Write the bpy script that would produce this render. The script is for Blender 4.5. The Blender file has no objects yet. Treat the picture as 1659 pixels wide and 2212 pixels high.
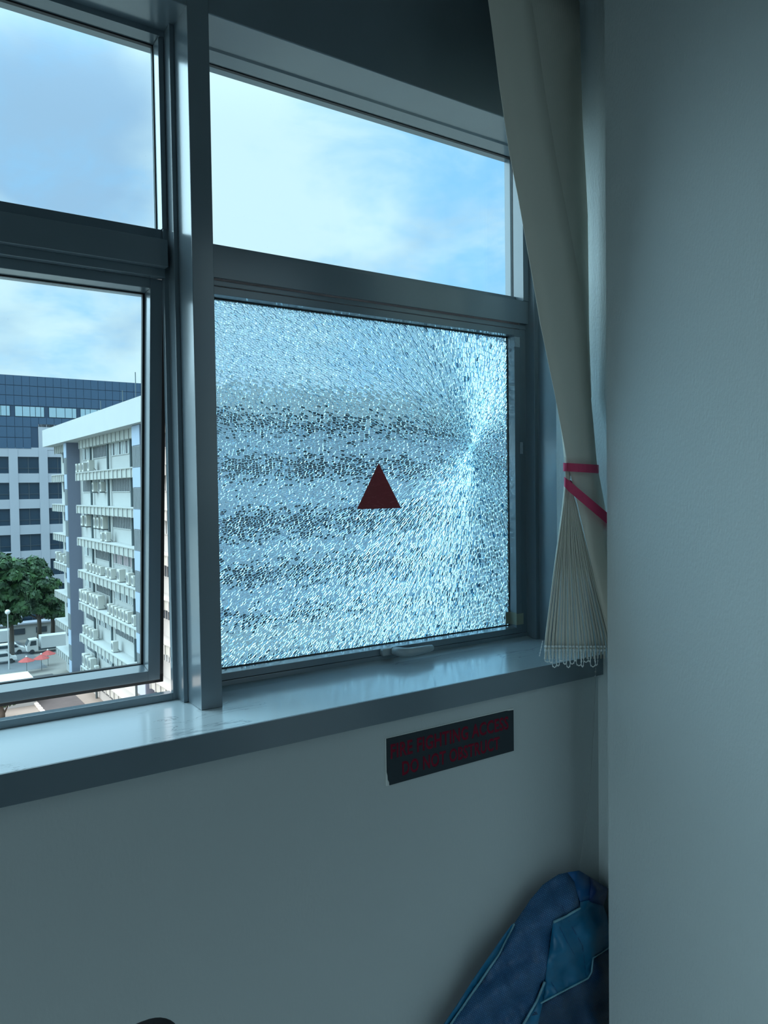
import bpy, bmesh, math, random
import numpy as np
from mathutils import Vector, Matrix, geometry

random.seed(7)
rng = np.random.default_rng(11)
C = bpy.context.scene.collection
SC = bpy.context.scene

# ------------------------------------------------------------------ camera
YAW, PITCH, ROLL, FPX = math.radians(34.2128), math.radians(-1.8154), math.radians(-0.7728), 1661.0
CAM = np.array([0.0, -1.6, 1.55])
_f = np.array([math.sin(YAW), math.cos(YAW), 0.0]); _r = np.array([math.cos(YAW), -math.sin(YAW), 0.0]); _u = np.array([0, 0, 1.0])
_f2 = _f * math.cos(PITCH) + _u * math.sin(PITCH); _u2 = -_f * math.sin(PITCH) + _u * math.cos(PITCH)
RIGHT = _r * math.cos(ROLL) + _u2 * math.sin(ROLL); UP = -_r * math.sin(ROLL) + _u2 * math.cos(ROLL); FWD = _f2
cam_d = bpy.data.cameras.new('camera'); cam = bpy.data.objects.new('camera', cam_d); C.objects.link(cam)
cam_d.sensor_fit = 'VERTICAL'; cam_d.sensor_height = 36.0; cam_d.lens = FPX / 2212.0 * 36.0
cam_d.clip_start = 0.02; cam_d.clip_end = 2000
m = Matrix((RIGHT, UP, -FWD)).transposed().to_4x4(); m.translation = Vector(CAM)
cam.matrix_world = m
SC.camera = cam


def ray(x, y): return FWD + RIGHT * (x - 829.5) / FPX - UP * (y - 1106.0) / FPX
def onY(x, y, Y): d = ray(x, y); return CAM + d * ((Y - CAM[1]) / d[1])
def onX(x, y, X): d = ray(x, y); return CAM + d * ((X - CAM[0]) / d[0])
def onZ(x, y, Z): d = ray(x, y); return CAM + d * ((Z - CAM[2]) / d[2])


# ------------------------------------------------------------------ view
vs = SC.view_settings
SC.display_settings.display_device = 'sRGB'
vs.view_transform = 'Standard'; vs.look = 'None'; vs.gamma = 1.0; vs.use_curve_mapping = False
vs.exposure = 1.0
cy = SC.cycles
cy.max_bounces = 20; cy.diffuse_bounces = 8; cy.glossy_bounces = 5; cy.transmission_bounces = 16; cy.transparent_max_bounces = 24
cy.use_denoising = True; cy.caustics_refractive = True; cy.caustics_reflective = False; cy.blur_glossy = 0.3
cy.sample_clamp_indirect = 6.0

# ------------------------------------------------------------------ node helpers
def N(nt, typ, **kw):
    n = nt.nodes.new(typ)
    for k, v in kw.items():
        if k in n.inputs: n.inputs[k].default_value = v
        else: setattr(n, k, v)
    return n
def L(nt, a, b): nt.links.new(a, b)


# ------------------------------------------------------------------ world: a bright, broken-cloud sky
W = bpy.data.worlds.new('sky'); SC.world = W; W.use_nodes = True
nt = W.node_tree; nt.nodes.clear()
out = N(nt, 'ShaderNodeOutputWorld'); bg = N(nt, 'ShaderNodeBackground'); L(nt, bg.outputs[0], out.inputs[0])
tc = N(nt, 'ShaderNodeTexCoord'); sep = N(nt, 'ShaderNodeSeparateXYZ'); L(nt, tc.outputs['Generated'], sep.inputs[0])
zp = N(nt, 'ShaderNodeMath', operation='MAXIMUM'); L(nt, sep.outputs[2], zp.inputs[0]); zp.inputs[1].default_value = 0.0
za = N(nt, 'ShaderNodeMath', operation='ADD'); L(nt, zp.outputs[0], za.inputs[0]); za.inputs[1].default_value = 0.28
dx = N(nt, 'ShaderNodeMath', operation='DIVIDE'); L(nt, sep.outputs[0], dx.inputs[0]); L(nt, za.outputs[0], dx.inputs[1])
dy = N(nt, 'ShaderNodeMath', operation='DIVIDE'); L(nt, sep.outputs[1], dy.inputs[0]); L(nt, za.outputs[0], dy.inputs[1])
cmb = N(nt, 'ShaderNodeCombineXYZ'); L(nt, dx.outputs[0], cmb.inputs[0]); L(nt, dy.outputs[0], cmb.inputs[1])
n1 = N(nt, 'ShaderNodeTexNoise', Scale=3.4, Detail=9.0, Roughness=0.62, Distortion=0.35); L(nt, cmb.outputs[0], n1.inputs['Vector'])
mp = N(nt, 'ShaderNodeMapping'); mp.inputs['Location'].default_value = (3.1, 1.7, 0.4); L(nt, cmb.outputs[0], mp.inputs[0])
n2 = N(nt, 'ShaderNodeTexNoise', Scale=2.1, Detail=5.0, Roughness=0.5, Distortion=0.2); L(nt, mp.outputs[0], n2.inputs['Vector'])
def lobe(px, py, lo, hi):
    d = ray(px, py); d = d / np.linalg.norm(d)
    vm = N(nt, 'ShaderNodeVectorMath', operation='DOT_PRODUCT'); L(nt, tc.outputs['Generated'], vm.inputs[0]); vm.inputs[1].default_value = tuple(d)
    mr = N(nt, 'ShaderNodeMapRange', interpolation_type='SMOOTHSTEP'); L(nt, vm.outputs['Value'], mr.inputs[0])
    mr.inputs[1].default_value = math.cos(math.radians(hi)); mr.inputs[2].default_value = math.cos(math.radians(lo))
    return mr.outputs[0]
def addscaled(a, b, s):
    mm = N(nt, 'ShaderNodeMath', operation='MULTIPLY_ADD'); L(nt, b, mm.inputs[0]); mm.inputs[1].default_value = s; L(nt, a, mm.inputs[2]); return mm.outputs[0]
cov = n1.outputs['Fac']
cov = addscaled(cov, lobe(1010, 520, 0, 17), -0.19)     # the opening of blue sky on the right
cov = addscaled(cov, lobe(1110, 400, 0, 12), -0.06)
cov = addscaled(cov, lobe(640, 260, 0, 14), 0.12)
r1 = N(nt, 'ShaderNodeMapRange', interpolation_type='SMOOTHSTEP'); L(nt, cov, r1.inputs[0]); r1.inputs[1].default_value = 0.14; r1.inputs[2].default_value = 0.56
shade = n2.outputs['Fac']
shade = addscaled(shade, lobe(230, 290, 1, 9), 0.20)    # grey cloud belly, upper left
shade = addscaled(shade, lobe(60, 200, 1, 8), 0.14)
shade = addscaled(shade, lobe(120, 660, 1, 9), 0.08)
shade = addscaled(shade, lobe(700, 230, 1, 12), -0.2)
r2 = N(nt, 'ShaderNodeMapRange', interpolation_type='SMOOTHSTEP'); L(nt, shade, r2.inputs[0]); r2.inputs[1].default_value = 0.42; r2.inputs[2].default_value = 0.78
cl = N(nt, 'ShaderNodeMix', data_type='RGBA'); L(nt, r2.outputs[0], cl.inputs[0]); cl.inputs[6].default_value = (1.17, 1.17, 1.13, 1); cl.inputs[7].default_value = (0.60, 0.72, 0.90, 1)
sk = N(nt, 'ShaderNodeMix', data_type='RGBA'); L(nt, r1.outputs[0], sk.inputs[0]); sk.inputs[6].default_value = (0.50, 0.83, 1.16, 1); L(nt, cl.outputs[2], sk.inputs[7])
# haze low down, dull ground tone below the horizon
hz = N(nt, 'ShaderNodeMapRange', interpolation_type='SMOOTHSTEP'); L(nt, sep.outputs[2], hz.inputs[0]); hz.inputs[1].default_value = 0.0; hz.inputs[2].default_value = 0.22; hz.inputs[3].default_value = 0.55; hz.inputs[4].default_value = 0.0
m3 = N(nt, 'ShaderNodeMix', data_type='RGBA'); L(nt, hz.outputs[0], m3.inputs[0]); L(nt, sk.outputs[2], m3.inputs[6]); m3.inputs[7].default_value = (1.08, 1.13, 1.12, 1)
gd = N(nt, 'ShaderNodeMapRange'); L(nt, sep.outputs[2], gd.inputs[0]); gd.inputs[1].default_value = -0.05; gd.inputs[2].default_value = 0.0
m4 = N(nt, 'ShaderNodeMix', data_type='RGBA'); L(nt, gd.outputs[0], m4.inputs[0]); m4.inputs[6].default_value = (0.30, 0.31, 0.31, 1); L(nt, m3.outputs[2], m4.inputs[7])
zb = N(nt, 'ShaderNodeMapRange', interpolation_type='SMOOTHSTEP'); L(nt, sep.outputs[2], zb.inputs[0]); zb.inputs[1].default_value = 0.40; zb.inputs[2].default_value = 1.0; zb.inputs[3].default_value = 0.52; zb.inputs[4].default_value = 2.4
L(nt, m4.outputs[2], bg.inputs[0]); L(nt, zb.outputs[0], bg.inputs[1])   # overcast skies brighten towards the zenith

# ------------------------------------------------------------------ sun: veiled, high, from the far left along the facade
sd = bpy.data.lights.new('sun', 'SUN'); so = bpy.data.objects.new('sun', sd); C.objects.link(so)
sd.energy = 2.9; sd.angle = math.radians(96); sd.color = (0.96, 0.99, 1.0)
so.rotation_euler = Vector((0.70, -0.38, -0.66)).to_track_quat('-Z', 'Y').to_euler()
so.location = (-20, 5, 30)

# ------------------------------------------------------------------ materials
def srgb(r, g, b):
    def f(c):
        c /= 255.0
        return c / 12.92 if c <= 0.04045 else ((c + 0.055) / 1.055) ** 2.4
    return (f(r), f(g), f(b), 1)
_M = {}
def mat(name, col, rough=0.6, metal=0.0, spec=0.5, noise=None, bump=None, translucent=0.0):
    """col: linear rgb; noise=(scale, amount) tints it, bump=(scale xyz, strength, detail) adds relief."""
    if name in _M: return _M[name]
    M = bpy.data.materials.new(name); M.use_nodes = True; t = M.node_tree
    p = t.nodes['Principled BSDF']; p.inputs['Base Color'].default_value = (*col[:3], 1)
    p.inputs['Roughness'].default_value = rough; p.inputs['Metallic'].default_value = metal; p.inputs['Specular IOR Level'].default_value = spec
    co = N(t, 'ShaderNodeTexCoord')
    if noise:
        nz = N(t, 'ShaderNodeTexNoise', Scale=noise[0], Detail=4.0); L(t, co.outputs['Object'], nz.inputs['Vector'])
        mx = N(t, 'ShaderNodeMix', data_type='RGBA'); L(t, nz.outputs['Fac'], mx.inputs[0])
        a = noise[1]; mx.inputs[6].default_value = (*[c * (1 - a) for c in col[:3]], 1); mx.inputs[7].default_value = (*[min(1, c * (1 + a)) for c in col[:3]], 1)
        L(t, mx.outputs[2], p.inputs['Base Color'])
    if bump:
        mpp = N(t, 'ShaderNodeMapping'); mpp.inputs['Scale'].default_value = bump[0]; L(t, co.outputs['Object'], mpp.inputs[0])
        nz = N(t, 'ShaderNodeTexNoise', Scale=1.0, Detail=bump[2] if len(bump) > 2 else 3.0); L(t, mpp.outputs[0], nz.inputs['Vector'])
        b = N(t, 'ShaderNodeBump', Strength=bump[1], Distance=0.002); L(t, nz.outputs['Fac'], b.inputs['Height']); L(t, b.outputs[0], p.inputs['Normal'])
    if translucent:
        tr = N(t, 'ShaderNodeBsdfTranslucent'); tr.inputs[0].default_value = (*col[:3], 1)
        mxs = N(t, 'ShaderNodeMixShader'); mxs.inputs[0].default_value = translucent
        L(t, p.outputs[0], mxs.inputs[1]); L(t, tr.outputs[0], mxs.inputs[2]); L(t, mxs.outputs[0], t.nodes['Material Output'].inputs[0])
    _M[name] = M; return M

def clear_glass(name, tint, specks=False):
    M = bpy.data.materials.new(name); M.use_nodes = True; t = M.node_tree; t.nodes.clear()
    o = N(t, 'ShaderNodeOutputMaterial'); tr = N(t, 'ShaderNodeBsdfTransparent'); tr.inputs[0].default_value = (*tint, 1)
    gl = N(t, 'ShaderNodeBsdfGlossy', Roughness=0.0); gl.inputs[0].default_value = (0.9, 0.95, 1, 1)
    lw = N(t, 'ShaderNodeLayerWeight', Blend=0.5); pw = N(t, 'ShaderNodeMath', operation='POWER'); L(t, lw.outputs['Facing'], pw.inputs[0]); pw.inputs[1].default_value = 4.0
    ma = N(t, 'ShaderNodeMath', operation='MULTIPLY_ADD'); L(t, pw.outputs[0], ma.inputs[0]); ma.inputs[1].default_value = 0.9; ma.inputs[2].default_value = 0.035
    mx = N(t, 'ShaderNodeMixShader'); L(t, ma.outputs[0], mx.inputs[0]); L(t, tr.outputs[0], mx.inputs[1]); L(t, gl.outputs[0], mx.inputs[2])
    last = mx.outputs[0]
    if specks:   # dried drops and dirt on the pane
        co = N(t, 'ShaderNodeTexCoord'); v = N(t, 'ShaderNodeTexVoronoi', Scale=42.0); L(t, co.outputs['Object'], v.inputs['Vector'])
        lt = N(t, 'ShaderNodeMath', operation='LESS_THAN'); L(t, v.outputs['Distance'], lt.inputs[0]); lt.inputs[1].default_value = 0.022
        df = N(t, 'ShaderNodeBsdfDiffuse'); df.inputs[0].default_value = (0.35, 0.4, 0.42, 1)
        sc = N(t, 'ShaderNodeMath', operation='MULTIPLY'); L(t, lt.outputs[0], sc.inputs[0]); sc.inputs[1].default_value = 0.35
        m2 = N(t, 'ShaderNodeMixShader'); L(t, sc.outputs[0], m2.inputs[0]); L(t, last, m2.inputs[1]); L(t, df.outputs[0], m2.inputs[2]); last = m2.outputs[0]
    L(t, last, o.inputs[0]); _M[name] = M; return M

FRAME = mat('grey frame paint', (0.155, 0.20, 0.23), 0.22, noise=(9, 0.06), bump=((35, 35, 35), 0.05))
_p = FRAME.node_tree.nodes['Principled BSDF']; _p.inputs['Coat Weight'].default_value = 0.7; _p.inputs['Coat Roughness'].default_value = 0.16
WALL = mat('white wall paint', (0.52, 0.555, 0.555), 0.62, spec=0.3, bump=((160, 160, 70), 0.16, 3.0))
WALLR = mat('rolled wall paint', (0.60, 0.66, 0.665), 0.55, spec=0.35, bump=((240, 240, 85), 0.55, 3.0))
CLAD = mat('dull wall cladding', (0.13, 0.14, 0.14), 0.8)  # dark so that the unseen walls bounce little light
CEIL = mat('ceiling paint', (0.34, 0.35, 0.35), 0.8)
VINYL = mat('pale grey vinyl floor', (0.80, 0.82, 0.81), 0.6, spec=0.1, noise=(300, 0.3))  # pale so that the daylight on it bounces back up
GASKET = mat('black gasket', (0.008, 0.009, 0.010), 0.5)
GLASS = clear_glass('tinted window glass', (0.742, 0.905, 0.965), specks=True)

GLASS2 = clear_glass('added window glass', (0.78, 0.92, 0.965))  # tints the daylight from the two added windows
# the sill: frame paint lightened for the daylight on its top, scratched and crazed
SILL = bpy.data.materials.new('daylit sill top'); SILL.use_nodes = True; t = SILL.node_tree; p = t.nodes['Principled BSDF']
p.inputs['Base Color'].default_value = (0.54, 0.62, 0.66, 1); p.inputs['Roughness'].default_value = 0.22; p.inputs['Coat Weight'].default_value = 0.4; p.inputs['Coat Roughness'].default_value = 0.12
co = N(t, 'ShaderNodeTexCoord'); mpp = N(t, 'ShaderNodeMapping'); mpp.inputs['Scale'].default_value = (5, 16, 5); L(t, co.outputs['Object'], mpp.inputs[0])
nz = N(t, 'ShaderNodeTexNoise', Scale=1.0, Detail=5.0, Roughness=0.55, Distortion=0.9); L(t, mpp.outputs[0], nz.inputs['Vector'])
sb = N(t, 'ShaderNodeMath', operation='SUBTRACT'); L(t, nz.outputs['Fac'], sb.inputs[0]); sb.inputs[1].default_value = 0.5
ab = N(t, 'ShaderNodeMath', operation='ABSOLUTE'); L(t, sb.outputs[0], ab.inputs[0])
mr = N(t, 'ShaderNodeMapRange', interpolation_type='SMOOTHSTEP'); L(t, ab.outputs[0], mr.inputs[0]); mr.inputs[1].default_value = 0.0; mr.inputs[2].default_value = 0.012
msk = N(t, 'ShaderNodeTexNoise', Scale=4.0, Detail=1.0); L(t, co.outputs['Object'], msk.inputs['Vector'])
mk = N(t, 'ShaderNodeMapRange'); L(t, msk.outputs['Fac'], mk.inputs[0]); mk.inputs[1].default_value = 0.46; mk.inputs[2].default_value = 0.56
inv = N(t, 'ShaderNodeMath', operation='SUBTRACT'); inv.inputs[0].default_value = 1.0; L(t, mr.outputs[0], inv.inputs[1])
ln = N(t, 'ShaderNodeMath', operation='MULTIPLY'); L(t, inv.outputs[0], ln.inputs[0]); L(t, mk.outputs[0], ln.inputs[1])
mx = N(t, 'ShaderNodeMix', data_type='RGBA'); L(t, ln.outputs[0], mx.inputs[0]); mx.inputs[6].default_value = (0.54, 0.62, 0.66, 1); mx.inputs[7].default_value = (0.33, 0.39, 0.42, 1); L(t, mx.outputs[2], p.inputs['Base Color'])
nz2 = N(t, 'ShaderNodeTexNoise', Scale=14.0, Detail=3.0); L(t, co.outputs['Object'], nz2.inputs['Vector'])
ad = N(t, 'ShaderNodeMath', operation='MULTIPLY_ADD'); L(t, ln.outputs[0], ad.inputs[0]); ad.inputs[1].default_value = -0.8; L(t, nz2.outputs['Fac'], ad.inputs[2])
bp_ = N(t, 'ShaderNodeBump', Strength=0.22, Distance=0.002); L(t, ad.outputs[0], bp_.inputs['Height']); L(t, bp_.outputs[0], p.inputs['Normal'])

# ------------------------------------------------------------------ mesh builder
ORG = {}
class MB:
    def __init__(s): s.v = []; s.f = []; s.mi = []; s.cur = 0
    def add(s, vs, fs):
        b = len(s.v); s.v += [tuple(map(float, q)) for q in vs]; s.f += [tuple(b + i for i in f) for f in fs]; s.mi += [s.cur] * len(fs); return s
    def box(s, x0, x1, y0, y1, z0, z1):
        return s.add([(x0, y0, z0), (x1, y0, z0), (x1, y1, z0), (x0, y1, z0), (x0, y0, z1), (x1, y0, z1), (x1, y1, z1), (x0, y1, z1)],
                     [(0, 3, 2, 1), (4, 5, 6, 7), (0, 1, 5, 4), (1, 2, 6, 5), (2, 3, 7, 6), (3, 0, 4, 7)])
    def prism(s, prof, axis, a, b):
        """prof: 2-D outline; extruded along axis from a to b ('x': outline is y,z; 'z': outline is x,y; 'y': outline is x,z)"""
        n = len(prof)
        def pt(q, h): return {'x': (h, q[0], q[1]), 'z': (q[0], q[1], h), 'y': (q[0], h, q[1])}[axis]
        vs = [pt(q, a) for q in prof] + [pt(q, b) for q in prof]
        return s.add(vs, [tuple(range(n))[::-1], tuple(range(n, 2 * n))] + [(i, (i + 1) % n, n + (i + 1) % n, n + i) for i in range(n)])
    def tube(s, pts, rad, k=8, caps=True):
        pts = [np.array(q, float) for q in pts]; n = len(pts); rads = rad if hasattr(rad, '__len__') else [rad] * n
        vs = []; pu = None
        for i, q in enumerate(pts):
            d = pts[min(i + 1, n - 1)] - pts[max(i - 1, 0)]; d = d / (np.linalg.norm(d) + 1e-12)
            if pu is None: a = np.array([0, 0, 1.0]) if abs(d[2]) < 0.9 else np.array([1.0, 0, 0]); pu = np.cross(d, a)
            u = pu - d * (pu @ d); u /= np.linalg.norm(u) + 1e-12; pu = u; w = np.cross(d, u)
            for j in range(k):
                t_ = 2 * math.pi * j / k; vs.append(q + rads[i] * (u * math.cos(t_) + w * math.sin(t_)))
        fs = [(i * k + j, i * k + (j + 1) % k, (i + 1) * k + (j + 1) % k, (i + 1) * k + j) for i in range(n - 1) for j in range(k)]
        if caps: fs += [tuple(range(k))[::-1], tuple(range((n - 1) * k, n * k))]
        return s.add(vs, fs)
    def grid(s, rows):
        """rows: list of equally long point lists"""
        n, k = len(rows), len(rows[0]); vs = [q for r_ in rows for q in r_]
        return s.add(vs, [(i * k + j, i * k + j + 1, (i + 1) * k + j + 1, (i + 1) * k + j) for i in range(n - 1) for j in range(k - 1)])
    def ball(s, c, r, seg=8, ring=5, sc=(1, 1, 1)):
        vs = [(c[0], c[1], c[2] + r * sc[2])]
        for i in range(1, ring):
            t_ = math.pi * i / ring
            for j in range(seg): p_ = 2 * math.pi * j / seg; vs.append((c[0] + r * sc[0] * math.sin(t_) * math.cos(p_), c[1] + r * sc[1] * math.sin(t_) * math.sin(p_), c[2] + r * sc[2] * math.cos(t_)))
        vs.append((c[0], c[1], c[2] - r * sc[2])); e = len(vs) - 1
        fs = [(0, 1 + j, 1 + (j + 1) % seg) for j in range(seg)]
        for i in range(ring - 2):
            fs += [(1 + i * seg + j, 1 + (i + 1) * seg + j, 1 + (i + 1) * seg + (j + 1) % seg, 1 + i * seg + (j + 1) % seg) for j in range(seg)]
        fs += [(e, 1 + (ring - 2) * seg + (j + 1) % seg, 1 + (ring - 2) * seg + j) for j in range(seg)]
        return s.add(vs, fs)
    def build(s, name, mats, parent=None, bevel=0, smooth=False, solid=0, origin=None, fix=True):
        o3 = np.array(ORG[parent.name]) if parent is not None else (np.array(origin, float) if origin is not None else np.zeros(3))
        me = bpy.data.meshes.new(name); me.from_pydata([tuple(np.array(q) - o3) for q in s.v], [], s.f)
        ms = mats if isinstance(mats, (list, tuple)) else [mats]
        for q in ms: me.materials.append(q)
        if len(ms) > 1: me.polygons.foreach_set('material_index', s.mi)
        if fix and len(s.f) < 20000:
            b = bmesh.new(); b.from_mesh(me); bmesh.ops.recalc_face_normals(b, faces=b.faces); b.to_mesh(me); b.free()
        if smooth: me.polygons.foreach_set('use_smooth', [True] * len(me.polygons))
        me.update()
        o = bpy.data.objects.new(name, me); C.objects.link(o)
        if parent is not None: o.parent = parent
        else: o.location = o3
        ORG[o.name] = tuple(o3)
        if solid: q = o.modifiers.new('thick', 'SOLIDIFY'); q.thickness = solid; q.offset = 0
        if bevel: q = o.modifiers.new('edge', 'BEVEL'); q.width = bevel; q.segments = 2; q.limit_method = 'ANGLE'
        return o
def box(name, M, parent, *a, bevel=0.0012): return MB().box(*a).build(name, M, parent, bevel=bevel)
def empty(name, loc, label, cat=None, group=None, kind=None):
    o = bpy.data.objects.new(name, None); o.empty_display_size = 0.1; C.objects.link(o); o.location = loc; ORG[o.name] = tuple(loc)
    return tag(o, label, cat, group, kind)
def tag(o, label=None, cat=None, group=None, kind=None):
    for k, v in (('label', label), ('category', cat), ('group', group), ('kind', kind)):
        if v: o[k] = v
    return o
def struct(o, label, cat): return tag(o, label, cat, None, 'structure')

# ================================================================== THE ROOM
ZS = 1.118            # top of the sill
ZH = 2.4728           # soffit over the windows
XW = 1.554            # side wall of the niche by the window
XP, YP = 1.4500, -0.40  # corner of the wall that juts into the room on the right
RX0, RY0, RZ = -1.8, -2.1, 2.95
VY0, VY1 = -2.0, -0.75       # unseen window added in the left-hand wall to light the room
WX0, WX1, WZ0, WZ1 = 1.25, 2.05, 0.15, 2.75     # unseen window added behind the camera to light the room
struct(box('floor', VINYL, None, RX0, 2.8, RY0, 0.0, -0.1, 0.0, bevel=0), 'pale vinyl floor of the room', 'floor')
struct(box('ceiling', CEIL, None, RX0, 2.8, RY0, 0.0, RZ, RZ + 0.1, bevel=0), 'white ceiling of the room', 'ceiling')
struct(MB().box(RX0 - 0.1, RX0, RY0, VY0, 0, RZ).box(RX0 - 0.1, RX0, VY1, 0.0, 0, RZ).box(RX0 - 0.1, RX0, VY0, VY1, 0, WZ0).box(RX0 - 0.1, RX0, VY0, VY1, WZ1, RZ).build('wall_left', CLAD), 'dark side wall far from the niche', 'wall')
struct(MB().box(RX0, WX0, RY0 - 0.1, RY0, 0, RZ).box(WX1, 2.8, RY0 - 0.1, RY0, 0, RZ).box(WX0, WX1, RY0 - 0.1, RY0, 0, WZ0).box(WX0, WX1, RY0 - 0.1, RY0, WZ1, RZ).build('wall_back', CLAD), 'dark wall opposite the windows', 'wall')
struct(MB().box(RX0, XW, -0.283, -0.005, 0, 1.066).build('wall_front', WALL), 'white wall below the grey window sill', 'wall')
JY, XR = -0.86, 2.7        # where the room widens to the right again, and its far right side
rw = MB().prism([(XP, YP), (XW, YP), (XW, -0.145), (1.585, -0.145), (1.585, 0.04), (XR + 0.1, 0.04), (XR + 0.1, RY0), (XR, RY0), (XR, JY), (XP, JY)], 'z', 0, RZ)
struct(rw.build('wall_right', WALLR),
       'white roller-painted wall jutting out on the right beside the blind', 'wall')
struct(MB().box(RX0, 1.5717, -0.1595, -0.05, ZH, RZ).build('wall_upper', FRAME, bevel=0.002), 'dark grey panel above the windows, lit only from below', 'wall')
sl_ = MB().box(RX0, XW, -0.2975, -0.02, 1.0655, ZS); sl_.box(XW, 1.588, -0.1445, 0.02, 1.0655, ZS); sl_.cur = 1; sl_.box(RX0, XW, -0.3005, -0.2975, 1.0655, ZS - 0.0004)
struct(sl_.build('trim_1', [SILL, FRAME], bevel=0.001), 'grey painted window sill with scratched and crazed paint', 'window sill')
# sealant along the foot of the window frames
struct(MB().prism([(-0.055, ZS), (-0.03, ZS), (-0.03, ZS + 0.006)], 'x', RX0, XW).build('trim_2', mat('sealant', (0.30, 0.35, 0.37), 0.5)), 'bead of grey sealant where the window frames meet the sill', 'sealant')
struct(MB().box(0.5402, 0.584, -0.1605, -0.02, ZS, RZ).build('trim_3', FRAME, bevel=0.0012), 'tall grey mullion post between the two windows', 'mullion')
struct(MB().box(-0.504, -0.460, -0.1605, -0.02, ZS, RZ).build('trim_4', FRAME, bevel=0.0012), 'grey mullion post at the far side of the open window', 'mullion')

# ================================================================== WINDOW WITH THE SHATTERED PANE
w1 = empty('window_1', (1.06, 0, ZS), 'window with a clear upper pane over a shattered lower pane', 'window', kind='structure')
J = MB()
J.prism([(1.5717, -0.146), (1.59, -0.146), (1.59, 0.03), (1.5367, 0.03), (1.5367, -0.0266), (1.5574, -0.0266), (1.5574, -0.0619), (1.5717, -0.0619)], 'z', ZS, ZH)
J.build('jamb', FRAME, w1, bevel=0.001)
box('jamb', FRAME, w1, 0.584, 0.612, -0.0266, 0.03, ZS, ZH)
MB().prism([(-0.055, ZH), (-0.0505, 2.4685), (0.0, 2.468), (0.03, 2.468), (0.03, ZH + 0.02), (-0.05, ZH + 0.02)], 'x', 0.612, 1.5717).build('frame_head', FRAME, w1)
MB().prism([(0.0, 2.0805), (-0.012, 2.0805), (-0.012, 2.0637), (-0.0400, 2.0637), (-0.0400, 2.0012), (-0.010, 2.0012), (0.03, 2.0012), (0.03, 2.0805)], 'x', 0.584, 1.5574).build('transom', FRAME, w1, bevel=0.0006)
box('frame_head', FRAME, w1, 0.584, 1.5574, -0.0300, 0.0, 1.9870, 1.9985)
box('frame_sill', FRAME, w1, 0.584, 1.5574, -0.0300, 0.02, ZS, 1.1345)
# fixed upper pane
up = MB().box(0.6, 1.5349, -0.001, 0.005, 2.078, 2.470).build('upper_pane', GLASS, w1)
MB().box(1.5349, 1.5372, -0.003, 0.006, 2.0805, 2.468).box(0.6, 1.5372, -0.003, 0.006, 2.466, 2.4695).build('gasket', GASKET, w1)
MB().prism([(1.5362, -0.0432), (1.556, -0.0432), (1.556, 0.01), (1.5362, 0.01)], 'z', 2.0637, ZH).build('glazing_bead', FRAME, w1, bevel=0.0006)

# lower sash
sash = MB()
ZB0, ZB1, ZT0, ZT1 = 1.1355, 1.1512, 1.9685, 1.9855
sash.box(1.514, 1.5352, -0.0290, 0.02, ZB0, ZT1)                 # right stile
sash.box(0.614, 0.632, -0.0290, 0.02, ZB0, ZT1)                  # left stile
sash.prism([(-0.0290, ZB0), (-0.0290, ZB1), (0.0, 1.1552), (0.02, 1.1552), (0.02, ZB0)], 'x', 0.614, 1.514)
sash.prism([(-0.0290, ZT0), (-0.0290, ZT1), (0.02, ZT1), (0.02, 1.9672), (0.0, 1.9672)], 'x', 0.614, 1.514)
sash = sash.build('sash', FRAME, w1, bevel=0.0008)
MB().box(1.5118, 1.5142, -0.002, 0.008, 1.156, 1.966).box(0.632, 1.514, -0.002, 0.008, 1.9650, 1.9675).box(0.632, 1.514, -0.002, 0.008, 1.1548, 1.1572).build('gasket', GASKET, sash)

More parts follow.
